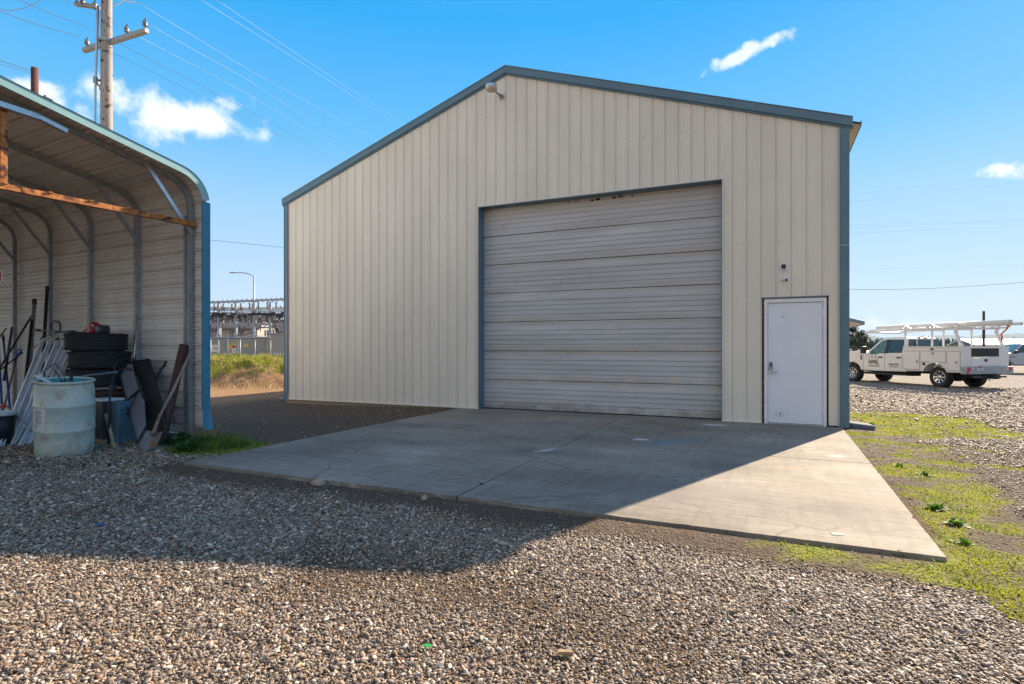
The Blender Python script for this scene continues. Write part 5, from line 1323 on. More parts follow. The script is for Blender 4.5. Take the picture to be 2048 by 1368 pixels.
for px, pz_, w, dp, hpy, lb in ((452, 0, 2.2, 1.2, 676, 'tan grey equipment cabinet left of the gate posts with yellow sign'), (496, 0, 2.0, 1.3, 676, 'long low grey cabinet behind the middle of the fence'), (530, 0, 1.7, 1.2, 676, 'dark grey cabinet with small yellow label'), (555, 0, 1.5, 1.4, 668, 'light grey tall cabinet nearest the building corner'), (425, 0, 1.4, 1.2, 690, 'low grey cabinet behind the white fence sign'), (595, 0, 2.4, 1.4, 676, 'grey cabinet hidden mostly by the building')):
    Zc = 45 if px != 555 else 44; q = W((px-HX)/FPX*Zc, Zc, -.2); c = empty('equipment_cabinet', q, YAW+R(12)); h = CH+(HY-hpy)/FPX*Zc+.2
    tag(c, lb, 'cabinet', 'cabinets in the substation'); b = MB(); b.box((-w/2, 0, .15), (w/2, dp, h)); b.build('housing', M['cabinet'], c, bevel=.03)
    b = MB(); b.prism([(-.1, h), (dp+.1, h+.0), (dp+.1, h+.12), (-.1, h+.06)], -w/2-.08, w/2+.08, lambda u, v, hh: (hh, u, v)); b.build('cap', M['steelpaint'], c)
    b = MB(); b.box((-w/2+.1, -.02, .3), (-.03, 0, h-.15)); b.box((.03, -.02, .3), (w/2-.1, 0, h-.15)); b.build('door', M['cabinet'], c)
    b = MB(); [b.cbox((-w/2+.3+k*.22, -.03, h*.25), (.1, .03, h*.35)) for k in range(int(w/.22)-1)]; b.build('louvres', M['roofwhite'], c)
    if px in (452, 530): b = MB(); b.box((.1, -.035, h-.9), (.5, -.022, h-.55)); b.build('warning_label', M['yellow'], c)
# fence
ZF = 40; fn = empty('chain_link_fence', W(-21, ZF, -.2), YAW); tag(fn, 'galvanised chain link fence with gate in front of the substation', 'fence')
fx = lambda px: (px-HX)/FPX*ZF+21; ft_ = CH+(HY-679)/FPX*ZF+.2
for px in list(range(330, 400, 18))+[402, 421, 437, 455, 480, 510, 541, 572, 603, 634, 665]:
    b = MB(); big = px in (455, 480, 421); b.tube([(fx(px), 0, 0), (fx(px), 0, ft_+(.05 if big else 0))], .05 if big else .035, 8); 
    if px not in (455, 480): b.tube([(fx(px), 0, ft_), (fx(px)-.0, -.18, ft_+.3)], .02, 5)
    b.build('fence_post', M['galv'], fn)
b = MB(); b.tube([(fx(330), 0, ft_), (fx(700), 0, ft_)], .03, 6); b.tube([(fx(330), 0, ft_-1.12), (fx(700), 0, ft_-1.12)], .025, 6); b.tube([(fx(330), 0, .08), (fx(700), 0, .08)], .02, 6)
for dz in (.12, .2, .28): b.tube([(fx(330), -.1, ft_+dz), (fx(700), -.1, ft_+dz)], .008, 4)
b.build('rails', M['galv'], fn)
b = MB(); x0, x1 = fx(456), fx(479); b.tube([(x0+.05, -.03, .1), (x1-.05, -.03, .1), (x1-.05, -.03, ft_-.05), (x0+.05, -.03, ft_-.05)], .035, 8, closed=True); b.build('gate', M['galvl'], fn)
def linkmat():
    m = bpy.data.materials.new('chain link'); m.use_nodes = True; t = m.node_tree; p = t.nodes['Principled BSDF']; p.inputs['Base Color'].default_value = (.5, .52, .54, 1); p.inputs['Metallic'].default_value = .5; p.inputs['Roughness'].default_value = .5
    p.inputs['Alpha'].default_value = .07; return m
b = MB(); b.box((fx(330), -.004, .05), (fx(700), .004, ft_)); b.build('mesh_fabric', linkmat(), fn)
def fsign(px0, py0, px1, py1, m, label, marks=(), top=None):
    Zs = ZF-.15; q = W(((px0+px1)/2-HX)/FPX*Zs, Zs, CH+(HY-(py0+py1)/2)/FPX*Zs); w = (px1-px0)/FPX*Zs/2; h = (py1-py0)/FPX*Zs/2
    s = empty('warning_sign', q, YAW); tag(s, label, 'sign'); b = MB(); b.box((-w, 0, -h), (w, .01, h)); b.build('board', M[m], s)
    if top: b = MB(); b.box((-w, -.006, h*.45), (w, -.001, h)); b.build('header', M[top], s)
    for z0, ww in marks: b = MB(); b.box((-w*ww, -.006, h*z0-.02), (w*ww, -.001, h*z0+.02)); b.build('print_line', M['inkblue'], s)
fsign(424, 690, 438.5, 703.5, 'signw', 'large white sign with faint print on the left part of the fence', ((.4, .6), (.0, .7), (-.4, .6)))
fsign(463, 684.5, 471, 689, 'yellow', 'small yellow sign at the top of the fence gate', ((0, .7),))
fsign(464, 692, 472, 706, 'signw', 'white notice with red header on the fence gate', ((.1, .6), (-.3, .6), (-.6, .5)), 'lens')
fsign(488.5, 688, 495.5, 693, 'yellow', 'small yellow sign right of the fence gate', ((0, .6),))
fsign(399, 690, 414, 703, 'signw', 'white sign on the fence partly hidden by the carport edge', ((.3, .6), (-.2, .6)))
# twiggy bush by the fence
q = W((424-HX)/FPX*27, 27); q.z = gz(q); b = MB(); random.seed(9)
for k in range(46):
    a = random.uniform(0, 6.28); t = random.uniform(.2, 1.3); p0 = Vector((random.gauss(0, .15), random.gauss(0, .15), 0)); d = Vector((math.cos(a)*math.sin(t), math.sin(a)*math.sin(t), math.cos(t)))*random.uniform(.4, 1.0)
    b.tube([p0, p0+d*.6+Vector((0, 0, .05)), p0+d+Vector((random.gauss(0, .1), random.gauss(0, .1), 0))], [.014, .01, .004], 4)
o = b.build('bare_bush', M['darkwood'], loc=q); tag(o, 'bare reddish brown bush on the bank beside the carport edge', 'bush')
# houses beyond
def house(px, Z, w, d, eh, rh, rz, lb, wall='housewall', roof='roofbrown'):
    q = W((px-HX)/FPX*Z, Z, -.3); h = empty('house', q, YAW+rz); tag(h, lb, 'house')
    b = MB(); b.prism([(-d/2, 0), (d/2, 0), (d/2, eh), (0, rh), (-d/2, eh)], -w/2, w/2, lambda u, v, hh: (hh, u, v)); b.build('wall', M[wall], h)
    for sg in (-1, 1):
        b = MB(); b.prism([(0, rh+.1), (sg*(d/2+.4), eh-.1), (sg*(d/2+.4), eh+.1), (0, rh+.3)], -w/2-.4, w/2+.4, lambda u, v, hh: (hh, u, v)); b.build('roof', M[roof], h)
    k = 0
    for x in np.arange(-w/2+1.2, w/2-.8, 2.6):
        b = MB(); b.box((x, -d/2-.05, eh*.45), (x+1.0, -d/2+.02, eh*.8)); f = b.build('window', M['signw'], h); b = MB(); b.box((x+.1, -d/2-.07, eh*.45+.1), (x+.9, -d/2-.052, eh*.8-.1)); b.build('pane', M['glass'], f)
house(445, 85, 13, 9, 4.2, 6.2+.4, R(6), 'brown roofed house behind the left of the substation')
house(560, 95, 12, 9, 4.0, 6.0, R(-12), 'grey roofed house behind the right of the substation near the building edge')
house(392, 100, 12, 9, 4.0, 6.2, R(0), 'house behind the substation mostly hidden by the carport')

# ---------------------------------------------------------------- far background right
def farshed(px0, px1, Z, eh, rh, lb, gable_px=40):
    X0, X1 = (px0-HX)/FPX*Z, (px1-HX)/FPX*Z; q = W(X0, Z, -.3); s = empty('long_shed', q, YAW+R(4)); tag(s, lb, 'shed'); L_ = X1-X0; d = 8
    b = MB(); b.prism([(0, 0), (d, 0), (d, eh), (d/2, rh), (0, eh)], 0, L_, lambda u, v, hh: (hh, u, v)); b.build('wall', M['greyshed'], s)
    for a, c in (((-.5, eh-.1), (d/2, rh+.15)), ((d+.5, eh-.1), (d/2, rh+.15))): b = MB(); b.prism([a, c, (c[0], c[1]+.25), (a[0], a[1]+.25)], -.6, L_+.6, lambda u, v, hh: (hh, u, v)); b.build('roof', M['roofwhite'], s)
farshed(1950, 2160, 150, 2.2, 3.5, 'long low shed with white roof far beyond the service truck')
# tree line: reads as one mass
def conifer_mass(name, px0, px1, Z, n_, hmin, hmax, lb, seed):
    r = np.random.default_rng(seed); b = MB()
    for k in range(n_):
        px = r.uniform(px0, px1); z = Z*r.uniform(.96, 1.12); p = W((px-HX)/FPX*z, z, -.3); h = r.uniform(hmin, hmax); w = h*r.uniform(.16, .26)
        for lv in range(5):
            z0 = h*(.08+.19*lv); rr_ = w*(1-.19*lv)*r.uniform(.8, 1.15); nn = 7; vs = []
            for j in range(nn):
                a = 6.283*j/nn+r.uniform(-.2, .2); rad = rr_*r.uniform(.6, 1.15); vs.append((p.x+rad*math.cos(a), p.y+rad*math.sin(a), p.z+z0+r.uniform(-.02, .02)*h))
            vs.append((p.x+r.uniform(-.02, .02)*h, p.y, p.z+min(h, z0+h*.36))); b.add(vs, [(j, (j+1) % nn, nn) for j in range(nn)])
    o = b.build(name, M['farpine'], fixn=False); tag(o, lb, 'trees', kind='stuff'); return o
conifer_mass('tree_line', 1690, 2300, 430, 420, 4, 9.5, 'dark line of distant conifers beyond the white roofed shed', 3)
conifer_mass('tree_line', 1650, 2300, 900, 420, 8, 19, 'hazier second line of conifers at the foot of the hills', 4)
conifer_mass('tree_line', 250, 760, 380, 300, 4, 7, 'low dark trees far beyond the substation', 5)
# hills
def hills(name, px0, px1, Z, prof_, seed, m):
    n_ = 160; nd = 10; xs = np.linspace(px0, px1, n_); hs_ = np.interp(xs, [p for p, _ in prof_], [p for _, p in prof_])
    hs_ = hs_+(vnoise(xs*.03, xs*0+seed, seed, 4)-.5)*7
    GXh = np.zeros((nd, n_)); GYh = GXh.copy(); Hh = GXh.copy()
    for j in range(nd):
        z = Z+j*Z*.05; top = math.sin(math.pi*min(1, j/(nd-1)*1.0)/1.0)**.8 if 0 < j < nd-1 else 0
        for i in range(n_):
            p = W((xs[i]-HX)/FPX*Z*(1+.02*j), z); GXh[j, i] = p.x; GYh[j, i] = p.y
        hh = np.maximum(0, (HY-hs_)/FPX*Z*1.2)
        Hh[j] = top*hh*(1+.18*(vnoise(xs*.08, xs*0+j*.7, seed+2, 3)-.5))-2
    o = gridmesh(name, GXh, GYh, Hh, m); return struct(o)
M['hill'] = mat('forested hill', (.035, .06, .035), .95, var=.4, scale=.012, thr=(.4, .6))
hills('hills', 1560, 2400, 4200, [(1560, 676), (1700, 668), (1745, 660), (1800, 666), (1850, 676), (1905, 675), (1935, 673), (1975, 670), (2000, 669), (2030, 675), (2100, 668), (2400, 660)], 3, M['hill'])

# round headed pine behind the truck
def leafy_tree(name, px, Z, h, rad, lb, mat_, seed, n_cl=70, leaf=.10, per=70):
    r = np.random.default_rng(seed); q = W((px-HX)/FPX*Z, Z, -.3); t = empty(name, q); tag(t, lb, 'tree')
    b = MB(); b.tube([(0, 0, 0), (.05, 0, h*.35), (-.05, .05, h*.65), (0, 0, h*.93)], [.16, .12, .08, .02], 8)
    cl = []
    for k in range(n_cl):
        z = h*r.uniform(.14, .97); rr_ = rad*math.sin(math.pi*min(.97, (z/h)*.72+.27))**.8; a = r.uniform(0, 6.28); d = rr_*r.uniform(.25, 1)**.5
        c = Vector((d*math.cos(a), d*math.sin(a), z)); cl.append(c)
        if k % 2 == 0: b.tube([(0, 0, z*.85), c*.6+Vector((0, 0, z*.35)), c], [.05, .03, .01], 5)
    b.build('trunk', M['polewood'], t); vs = []; fs = []
    b = MB()
    for c in cl:
        s = rad*r.uniform(.14, .27)
        for k in range(per):
            v = Vector(r.normal(0, 1, 3)).normalized()*s*r.uniform(.3, 1.0)**.6; p = c+Vector((v.x, v.y, v.z*.75)); u = Vector(r.normal(0, 1, 3)).normalized(); w = u.cross(Vector(r.normal(0, 1, 3))).normalized()
            L_ = leaf*r.uniform(.6, 1.3); b.add([p-u*L_*.5, p+w*L_*.3, p+u*L_*.6, p-w*L_*.3], [(0, 1, 2, 3)])
    b.build('crown', M[mat_], t, fixn=False)
leafy_tree('pine_tree', 1706, 55, 3.7, 1.75, 'bushy dark evergreen tree behind the hood of the service truck', 'pine', 8, 80, .13, 90)
leafy_tree('pine_tree', 1655, 60, 4.6, 2.0, 'evergreen tree hidden mostly by the building corner', 'pine', 12, 60, .14, 60)
# ---------------------------------------------------------------- service truck
HD = Vector((-.24, .971))                                     # heading in view coordinates
TZ = -.30
RAX = Vector((16.95+.95*.971, 22.4+.95*.24))                  # rear axle centre in view coordinates
tp = W(RAX.x, RAX.y, TZ); trA = math.atan2(HD.x*syw+HD.y*cyw, HD.x*cyw-HD.y*syw)
tr = empty('service_truck', tp, trA); tag(tr, 'white crew cab service truck with utility body and overhead pipe rack', 'truck')
XZ = lambda u, v, h: (u, h, v)
WB = 4.17
def arch(cx, cz, r, n=12, a0=180, a1=0): return [(cx+r*math.cos(R(a0+(a1-a0)*k/n)), cz+r*math.sin(R(a0+(a1-a0)*k/n))) for k in range(n+1)]
# lower cab body with wheel arch
poly = [(1.40, .56)]+[(2.9, .54), (WB-.50, .56)]+arch(WB, .45, .47, 12, 165, 15)+[(WB+.95, .55), (WB+1.02, .62), (WB+1.02, 1.05), (WB+.96, 1.20), (WB+.7, 1.33), (WB+.15, 1.41), (WB-.42, 1.44), (3.3, 1.30), (1.40, 1.30)]
b = MB(); b.prism(poly, -.98, .98, XZ); cab = b.build('cab_body', M['truck'], tr, bevel=.05)
# greenhouse (tapers inwards towards the roof)
def ghp(x, z, side): 
    t = (z-1.28)/(2.03-1.28); return (x-.14, side*(.95-.20*t), z)
gp2 = [(1.56, 1.27), (3.62, 1.27), (3.52, 1.40), (2.98, 1.93), (2.75, 2.02), (2.3, 2.06), (1.9, 2.05), (1.66, 1.98)]
b = MB(); n = len(gp2); vs = [ghp(u, v, 1) for u, v in gp2]+[ghp(u, v, -1) for u, v in gp2]
b.add(vs, [tuple(range(n)), tuple(range(n, 2*n))[::-1]]+[(i, n+i, n+(i+1) % n, (i+1) % n) for i in range(n)]); b.build('cab_roof', M['truck'], tr, bevel=.04)
def win(pts, side, m, nm='side_window'):
    b = MB(); vs = [Vector(ghp(x, z, side))+Vector((0, side*.012, .003)) for x, z in pts]; vi = [v-Vector((0, side*.02, 0)) for v in vs]; k = len(vs)
    b.add(vs+vi, [tuple(range(k)), tuple(range(k, 2*k))[::-1]]+[(i, (i+1) % k, k+(i+1) % k, k+i) for i in range(k)]); return b.build(nm, M[m], tr)
for sd in (1, -1):
    w_ = win([(2.62, 1.33), (2.62, 1.92), (2.86, 1.90), (3.36, 1.42), (3.36, 1.24), (3.05, 1.25), (2.93, 1.33)], sd, 'glassg')
    win([(1.80, 1.36), (1.78, 1.86), (1.86, 1.93), (2.46, 1.93), (2.46, 1.35)], sd, 'glass')
    win([(2.46, 1.33), (2.46, 1.94), (2.62, 1.94), (2.62, 1.33)], sd, 'plastic', 'pillar')
b = MB(); b.add([(x_-.14, y_, z_) for x_, y_, z_ in [(3.56, .80, 1.42), (3.56, -.80, 1.42), (3.02, -.66, 1.92), (3.02, .66, 1.92), (3.50, .80, 1.39), (3.50, -.80, 1.39), (2.96, -.66, 1.89), (2.96, .66, 1.89)]], [(0, 1, 2, 3), (7, 6, 5, 4), (0, 4, 5, 1), (1, 5, 6, 2), (2, 6, 7, 3), (3, 7, 4, 0)])
b.build('windshield', M['glass'], tr)
b = MB(); b.add([(x_-.14, y_, z_) for x_, y_, z_ in [(1.585, .84, 1.34), (1.585, -.84, 1.34), (1.66, -.74, 1.93), (1.66, .74, 1.93), (1.545, .84, 1.34), (1.545, -.84, 1.34), (1.615, -.74, 1.93), (1.615, .74, 1.93)]], [(0, 1, 2, 3), (7, 6, 5, 4), (0, 4, 5, 1), (1, 5, 6, 2), (2, 6, 7, 3), (3, 7, 4, 0)])
rw = b.build('rear_window', M['glass'], tr)
b = MB(); b.box((1.390, .40, 1.34), (1.42, .43, 1.92)); b.box((1.390, -.43, 1.34), (1.42, -.40, 1.92)); b.build('window_divider', M['signw'], rw)
b = MB(); b.box((1.47, -.16, 2.0), (1.57, .16, 2.05)); b.build('high_brake_light', M['lens'], tr, bevel=.01)
b = MB(); b.lathe([(0, 0), (.12, 0), (.10, .05), (0, .08)], 14, (1.65, -.35, 2.05)); b.build('roof_beacon', M['signw'], tr)
# door seams, handles, mouldings
for x, z0, z1 in ((3.56, .60, 1.38), (2.45, .60, 1.30), (1.60, .66, 1.30)):
    b = MB(); b.box((x-.006, .978, z0), (x+.006, .984, z1)); b.build('door_seam', M['plastic'], tr)
for x in (2.55, 1.66):
    b = MB(); b.box((x, .975, 1.13), (x+.20, 1.01, 1.19)); b.build('door_handle', M['plastic'], tr, bevel=.012)
b = MB(); b.box((1.55, .975, .84), (3.5, .99, .87)); b.build('door_crease', M['truck'], tr, bevel=.006)
b = MB(); b.box((1.45, .70, .40), (3.45, 1.02, .47)); b.build('running_board', M['plastic'], tr, bevel=.01)
b = MB(); b.box((3.63, .978, 1.02), (3.70, .99, 1.26)); b.build('fender_vent', M['plastic'], tr)
for sd in (1, -1):
    b = MB(); b.box((3.30, sd*1.02-.02, 1.38), (3.42, sd*1.28+.0 if sd > 0 else sd*1.02+.02, 1.42) if sd > 0 else (3.42, -1.0, 1.42)); b.box((3.28, min(sd*1.06, sd*1.30), 1.32), (3.42, max(sd*1.06, sd*1.30), 1.64)); b.build('side_mirror', M['plastic'], tr, bevel=.03)
b = MB(); b.box((WB+1.02, -.95, .50), (WB+1.16, .95, .72)); b.build('front_bumper', M['chrome'], tr, bevel=.03)
b = MB(); b.box((WB+1.0, -.6, .75), (WB+1.05, .6, 1.15)); b.build('grille', M['plastic'], tr)
for sd in (1, -1): b = MB(); b.box((WB+.88, sd*.8-.15, .85), (WB+1.05, sd*.8+.18, 1.12)); b.build('headlight', M['lensw'], tr, bevel=.02)
b = MB(); b.box((-1.15, -.42, .50), (WB+.9, -.36, .68)); b.box((-1.15, .36, .50), (WB+.9, .42, .68)); b.tube([(0, -.85, .42), (0, .85, .42)], .06, 8); b.tube([(WB, -.85, .42), (WB, .85, .42)], .05, 8)
b.box((-1.0, -.35, .40), (-.3, .35, .60)); b.box((1.5, .1, .38), (3.2, .6, .52)); b.lathe([(0, -.18), (.18, -.15), (.18, .15), (0, .18)], 10, (0, 0, .42), 'y'); b.build('chassis', M['dark'], tr)
def wheel(x, y, sd):
    w = empty('wheel', (x, y, .415)); w.parent = tr
    b = MB(); Rr, wd2 = .415, .145; pf = [(.25, -wd2*.8), (.30, -wd2), (Rr-.04, -wd2), (Rr, -wd2*.78)]
    for k in range(4): c = -wd2*.6+k*wd2*.4; pf += [(Rr, c-.01), (Rr, c+.012), (Rr-.012, c+.018), (Rr-.012, c+.026)]
    pf += [(Rr, wd2*.78), (Rr-.04, wd2), (.30, wd2), (.25, wd2*.8), (.25, -wd2*.8)]; b.lathe(pf, 40, (0, 0, 0), 'y'); b.build('tyre', M['rubber'], w)
    b = MB(); f = sd*wd2; b.lathe([(.25, f*.78), (.245, f*.86), (.225, f*.80), (.215, f*.40), (.0, f*.40)], 32, (0, 0, 0), 'y')
    rm = b.build('rim', M['plastic'], w); b = MB(); b.lathe([(.25, f*.80), (.256, f*.90), (.228, f*.92), (.22, f*.7)], 32, (0, 0, 0), 'y')
    for k in range(8):
        a = k*math.pi/4; c, s_ = math.cos(a), math.sin(a); pw = .028
        b.bar((c*.05, f*.62, s_*.05), (c*.235, f*.80, s_*.235), .05, .04, up=(0, 1, 0))
    b.lathe([(.09, f*.5), (.085, f*.80), (.05, f*.86), (0, f*.88)], 16, (0, 0, 0), 'y'); b.build('spokes', M['chrome'], w); return w
for x in (0, WB):
    for sd in (1, -1): wheel(x, sd*.84, sd)
# utility body
ub = empty('utility_body', (0, 0, 0)); ub.parent = tr
BZ0, BZ1, BX0, BX1, BY = .63, 1.60, -1.03, 1.35, 1.19
for sd in (1, -1):
    poly = [(BX0, BZ0), (-.52, BZ0)]+arch(0, .47, .50, 14, 161, 19)+[(BX1, BZ0), (BX1, BZ1), (BX0, BZ1)]
    poly = [(BX0, BZ0)]+[p for p in arch(0, .47, .52, 14, 162, 18)]+[(BX1, BZ0), (BX1, BZ1), (BX0, BZ1)]
    b = MB(); b.prism(poly, *sorted((sd*(BY-.46), sd*BY)), XZ); b.build('side_box', M['truck'], ub, bevel=.012)
    y0, y1 = sorted((sd*(BY-.002), sd*(BY+.018)))
    for dn_, (x0, x1, z0, z1) in zip('abcd', ((.63, 1.31, .70, 1.44), (-.45, .58, 1.02, 1.44), (-.99, -.52, .70, 1.44))):
        b = MB(); b.use(M['truck']); b.box((x0, y0, z0), (x1, y1, z1)); b.use(M['ink']); ye = sd*(BY+.003); b.box((x0-.014, min(sd*(BY-.001), ye), z0-.014), (x1+.014, max(sd*(BY-.001), ye), z1+.014)); dr = b.build('locker_door', None, ub)
        if x0 == -.45: hp = ((.06, 1.36),)
        else: hp = (((x0+.10) if x0 > 0 else x0+.13, 1.02),)
        for hx_, hz_ in hp: b = MB(); b.box((hx_-.045, min(sd*(BY+.018), sd*(BY+.03)), hz_-.055), (hx_+.045, max(sd*(BY+.018), sd*(BY+.03)), hz_+.055)); b.build('paddle_latch', M['galv'], dr, bevel=.01)
    b = MB(); b.box((BX0, min(sd*(BY-.48), sd*(BY+.03)), BZ1), (BX1, max(sd*(BY-.48), sd*(BY+.03)), BZ1+.035)); b.build('box_lid', M['truck'], ub)
    b = MB(); pf = arch(0, .47, .545, 14, 162, 18); 
    for a_, c_ in zip(pf, pf[1:]): b.bar((a_[0], sd*BY, a_[1]), (c_[0], sd*BY, c_[1]), .06, .035, up=(0, 1, 0))
    b.build('fender_flare', M['truck'], ub)
b = MB(); b.lathe([(0, BY+.0), (.055, BY), (.055, BY+.025), (0, BY+.03)], 18, (.45, 0, .93), 'y'); b.build('fuel_filler', M['plastic'], ub)
b = MB(); b.box((.05, BY+.002, 1.49), (.17, BY+.02, 1.55)); b.build('side_marker', M['plastic'], ub)
b = MB(); b.box((BX0, -.66, .72), (BX1, .66, .80)); b.build('bed_floor', M['black'], ub)
b = MB(); b.box((BX1-.06, -.66, .72), (BX1, .66, 1.58)); b.build('headboard', M['truck'], ub)
b = MB(); b.box((BX0-.01, -.72, .88), (BX0+.05, .72, 1.19)); tg = b.build('tailgate', M['truck'], ub, bevel=.01)
b = MB(); b.box((BX0-.02, -.70, 1.195), (BX0+.06, .25, 1.225)); b.build('gate_top', M['signw'], tg)
b = MB(); b.box((BX0-.03, -.08, 1.05), (BX0-.008, .06, 1.15)); b.build('latch', M['black'], tg, bevel=.01)
b = MB(); b.box((BX0+.0, -.68, 1.24), (BX0+.02, .68, 1.56)); b.build('mesh_screen', M['blackpanel'], ub)
b = MB(); b.box((BX0-.005, -.70, 1.56), (BX0+.03, .70, 1.60)); b.build('top_rail', M['truck'], ub)
b = MB(); b.box((BX0-.16, -1.19, .58), (BX0+.02, 1.19, .86)); bm_ = b.build('rear_bumper', M['galv'], tr, bevel=.01)
xr = BX0-.165
for y, m_, r_, z in ((1.02, 'lens', .06, .78), (.86, 'lensw', .06, .78), (-.86, 'lensw', .06, .78), (-1.02, 'lens', .06, .78), (1.07, 'lens', .045, .645)):
    b = MB(); b.lathe([(r_*1.25, 0), (r_*1.25, -.012), (r_, -.015), (0, -.02)], 16, (xr+.005, y, z), 'x'); b.build('tail_light', M[m_], bm_)
pl = empty('number_plate', (xr-.002, .48, .77)); pl.parent = bm_
b = MB(); b.box((-.006, -.155, -.075), (0, .155, .075)); b.build('plate', M['signw'], pl)
b = MB(); b.box((-.010, -.14, .045), (-.0065, .14, .072)); b.build('plate_header', M['lens'], pl)
b = MB(); b.box((-.010, -.14, -.075), (-.0065, .14, -.058)); b.build('plate_footer', M['inkblue'], pl)
text_mesh('C BJNT4', .085, 'plate_characters', M['inkblue'], pl, (-.009, 0, -.01), (R(90), 0, R(-90)), sx=.8)
b = MB(); b.box((BX0-.42, -.10, .40), (BX0, .10, .52)); b.box((BX0-.52, -.05, .43), (BX0-.4, .05, .49)); b.box((BX0-.34, -.28, .50), (BX0-.12, -.1, .58)); b.box((BX0-.2, -.8, .44), (BX0-.1, .8, .50)); b.tube([(BX0-.2, .05, .42), (BX0-.25, .12, .33), (BX0-.2, .2, .42)], .012, 6); b.build('hitch', M['black'], tr)
# rack
rk = empty('pipe_rack', (0, 0, 0)); rk.parent = tr
RZ = 2.36
for x, dx in ((1.42, .10), (.25, 0), (-.88, .28)):
    for sd in (1, -1):
        b = MB(); y = sd*1.02
        if x < -.5: b.bar((x-.05, y, BZ1-.05), (x+.0, y, BZ1+.15), .09, .12); b.bar((x, y, BZ1+.12), (x-.02+.22, y, RZ-.15), .08, .08); b.bar((x+.20, y, RZ-.18), (x+.05, y, RZ+.18), .08, .08); b.bar((x+.05, y, RZ+.17), (x+.40, y, RZ+.02), .05, .05)
        else: b.bar((x, y, BZ1), (x, y, RZ+.14), .055, .055); b.bar((x, y, RZ+.13), (x+.28, y, RZ), .045, .045); b.bar((x, y, RZ+.13), (x-.28, y, RZ), .045, .045)
        b.build('upright', M['truck'], rk)
    b = MB(); b.bar((x+(.12 if x < -.5 else 0), -1.04, RZ-.03), (x+(.12 if x < -.5 else 0), 1.04, RZ-.03), .08, .08); b.build('crossbar', M['truck'], rk)
for sd in (1, -1):
    b = MB(); b.tube([(3.45, sd*.98, RZ-.10), (3.3, sd*1.02, RZ-.08), (2, sd*1.02, RZ), (-1.1, sd*1.02, RZ)], .036, 8); b.tube([(3.42, sd*.98, RZ-.06), (2.0, sd*1.02, RZ+.16), (1.6, sd*1.02, RZ+.14)], .022, 6); b.build('side_rail', M['truck'], rk)
b = MB(); b.tube([(3.45, -.98, RZ-.10), (3.45, .98, RZ-.10)], .04, 8); b.build('front_crossbar', M['truck'], rk)
for i, (y, x0, x1, r_, lb) in enumerate(((.62, -2.35, 3.15, .085, 'long white pipe on the near side of the truck rack'), (.45, -1.75, 2.2, .05, 'white pipe second from the near side on the truck rack'), (-.5, -1.95, 2.1, .055, 'white pipe on the far side of the truck rack'))):
    p = empty('white_pipe', tr.matrix_world @ Vector((0, 0, 0)), trA)
    p.location = tp; b = MB(); z = RZ+.03+r_; b.tube([(x1, y, z), (x0, y, z+.03)], r_, 12); b.build('pipe_wall', M['signw'], p)
    b = MB(); b.lathe([(r_*.98, -.004), (r_*.7, -.004), (r_*.7, .0)], 12, (x0, y, z+.03), 'x'); b.build('pipe_end', M['greypanel'], p); tag(p, lb, 'pipe', 'pipes on the truck rack')
M['orange'] = mat('orange strap', (.55, .12, .03), .6)
b = MB(); b.tube([(-1.5, -.55, RZ+.10), (-1.2, -.85, RZ-.05), (-.88, -1.0, RZ-.25), (-.86, -1.08, 2.0), (-.87, -1.08, 1.7)], .03, 6); b.tube([(-1.5, -.42, RZ+.02), (-1.5, -.5, RZ+.16), (-1.5, -.58, RZ+.02)], .02, 6)
o = b.build('orange_strap', M['orange'], loc=tp); o.rotation_euler = (0, 0, trA); tag(o, 'orange strap wound round the rear upright of the truck rack', 'strap')
# lettering on the doors
lg = empty('door_lettering', (2.98, .988, .92)); lg.parent = tr; FR = (R(90), 0, R(180))
text_mesh('NW', .25, 'letters', M['ink'], lg, (.08, 0, .02), FR, .25, .006)
text_mesh('HEATING & COOLING', .055, 'small_letters', M['ink'], lg, (0, 0, -.15), FR, 0, .002)
b = MB()                                                        # mountain outlines and trees of the emblem
for x, z, w, h in ((.26, .15, .08, .05), (.10, .20, .07, .16), (-.08, .16, .09, .20), (-.18, .10, .06, .10)):
    b.add([(x+w/2, 0, z), (x-w/3, 0, z), (x, 0, z+h), (x+w*.1, 0, z+h*.45), (x+w/2, .003, z), (x-w/3, .003, z), (x, .003, z+h), (x+w*.1, .003, z+h*.45)], [(0, 3, 2), (3, 1, 2), (4, 6, 7), (7, 6, 5)])
for k in range(5): b.add([(-.14-.03*k+.03, .001, -.09), (-.14-.03*k-.03, .001, -.09), (-.14-.03*k, .001, .0+.05*math.sin(k*1.3))], [(0, 1, 2)])
b.build('emblem', M['ink'], lg, fixn=False)
pg = empty('phone_lettering', (2.0, .988, .86)); pg.parent = tr
text_mesh('208.446.2300', .085, 'digits', M['ink'], pg, (0, 0, 0), FR, 0, .004, sx=1.0); text_mesh('nwheatingandcooling.com', .045, 'small_letters', M['ink'], pg, (0, 0, -.10), FR, 0, .001)

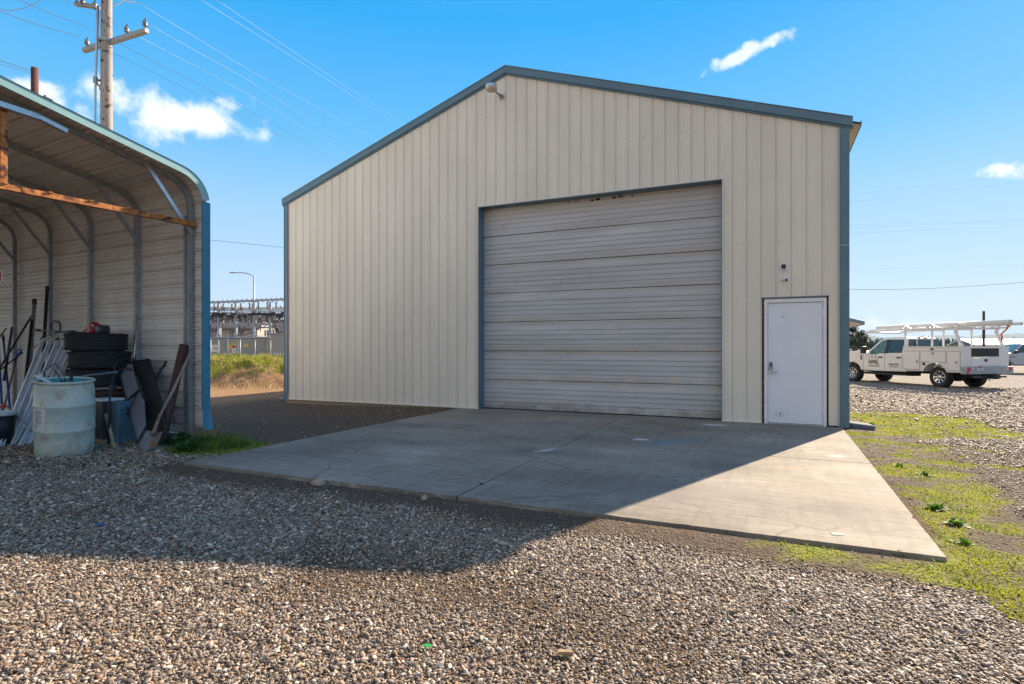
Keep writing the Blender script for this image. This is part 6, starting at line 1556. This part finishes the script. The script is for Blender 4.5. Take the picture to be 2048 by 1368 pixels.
# ---------------------------------------------------------------- silver pickup at the right edge
q = W((2030-HX)/FPX*34+1.1, 34.6, -.3); HD2 = Vector((-.93, .0)); sA = YAW+R(180-14)
sc_ = empty('silver_pickup', q, sA); tag(sc_, 'silver pickup truck cut off by the right edge behind the service truck', 'pickup')
poly = [(-2.6, .6)]+arch(-1.7, .42, .46, 10, 160, 20)+[(-1.1, .5), (.95, .5)]+arch(1.55, .42, .46, 10, 160, 20)+[(2.1, .5), (2.45, .55), (2.5, 1.0), (2.35, 1.15), (1.1, 1.28), (-2.6, 1.28)]
b = MB(); b.prism(poly, -.95, .95, XZ); b.build('body', M['silver'], sc_, bevel=.08)
g3 = [(-1.2, 1.2), (1.25, 1.2), (.5, 1.82), (-.7, 1.86), (-1.05, 1.7)]
b = MB(); n = 5; vs = [(u, .88-.18*(v-1.2)/.65, v) for u, v in g3]+[(u, -.88+.18*(v-1.2)/.65, v) for u, v in g3]; b.add(vs, [tuple(range(n)), tuple(range(n, 2*n))[::-1]]+[(i, n+i, n+(i+1) % n, (i+1) % n) for i in range(n)]); b.build('cab_roof', M['silver'], sc_, bevel=.06)
b = MB(); b.add([(1.17, .78, 1.29), (1.17, -.78, 1.29), (.56, -.66, 1.80), (.56, .66, 1.80)], [(0, 1, 2, 3)]); b.build('windshield', M['glassg'], sc_)
for sd in (1, -1):
    b = MB(); b.add([(x, sd*(.90-.18*(z-1.2)/.65), z) for x, z in ((.95, 1.30), (.45, 1.74), (-.6, 1.76), (-.9, 1.62), (-.9, 1.30))], [(0, 1, 2, 3, 4)]); b.build('side_window', M['glass'], sc_)
    b = MB(); b.box((.9, min(sd*.9, sd*1.15), 1.24), (1.05, max(sd*.9, sd*1.15), 1.42)); b.build('side_mirror', M['plastic'], sc_, bevel=.03)
    b = MB(); b.box((2.36, sd*.7-.2, .82), (2.5, sd*.7+.2, 1.02)); b.build('headlight', M['lensw'], sc_, bevel=.03)
    for x in (-1.7, 1.55):
        w = empty('wheel', (x, sd*.82, .40)); w.parent = sc_; b = MB(); b.lathe([(.22, -.12), (.38, -.13), (.40, -.1), (.40, .1), (.38, .13), (.22, .12), (.22, -.12)], 28, (0, 0, 0), 'y'); b.build('tyre', M['rubber'], w)
        b = MB(); b.lathe([(.22, sd*.10), (.18, sd*.11), (.06, sd*.07), (0, sd*.08)], 20, (0, 0, 0), 'y'); b.build('rim', M['galvl'], w)
b = MB(); b.box((2.44, -.9, .50), (2.58, .9, .70)); b.build('front_bumper', M['chrome'], sc_, bevel=.03)
b = MB(); b.box((.95, .9, 1.0), (1.25, .96, 1.04)); b.build('door_handle', M['plastic'], sc_)

# ---------------------------------------------------------------- air
hz = MB(); hz.box((-6500, -2500, -3.5), (6500, 9000, 220)); hz = hz.build('haze', None)
hm = bpy.data.materials.new('haze'); hm.use_nodes = True; t = hm.node_tree; t.nodes.remove(t.nodes['Principled BSDF'])
pv = N(t, 'ShaderNodeVolumePrincipled'); pv.inputs['Density'].default_value = .00008; pv.inputs['Color'].default_value = (.50, .72, 1.0, 1); pv.inputs['Anisotropy'].default_value = .0
t.links.new(pv.outputs[0], t.nodes['Material Output'].inputs['Volume']); hz.data.materials.append(hm); tag(hz, 'pale blue haze lying over the far trees and hills', 'haze', kind='stuff')
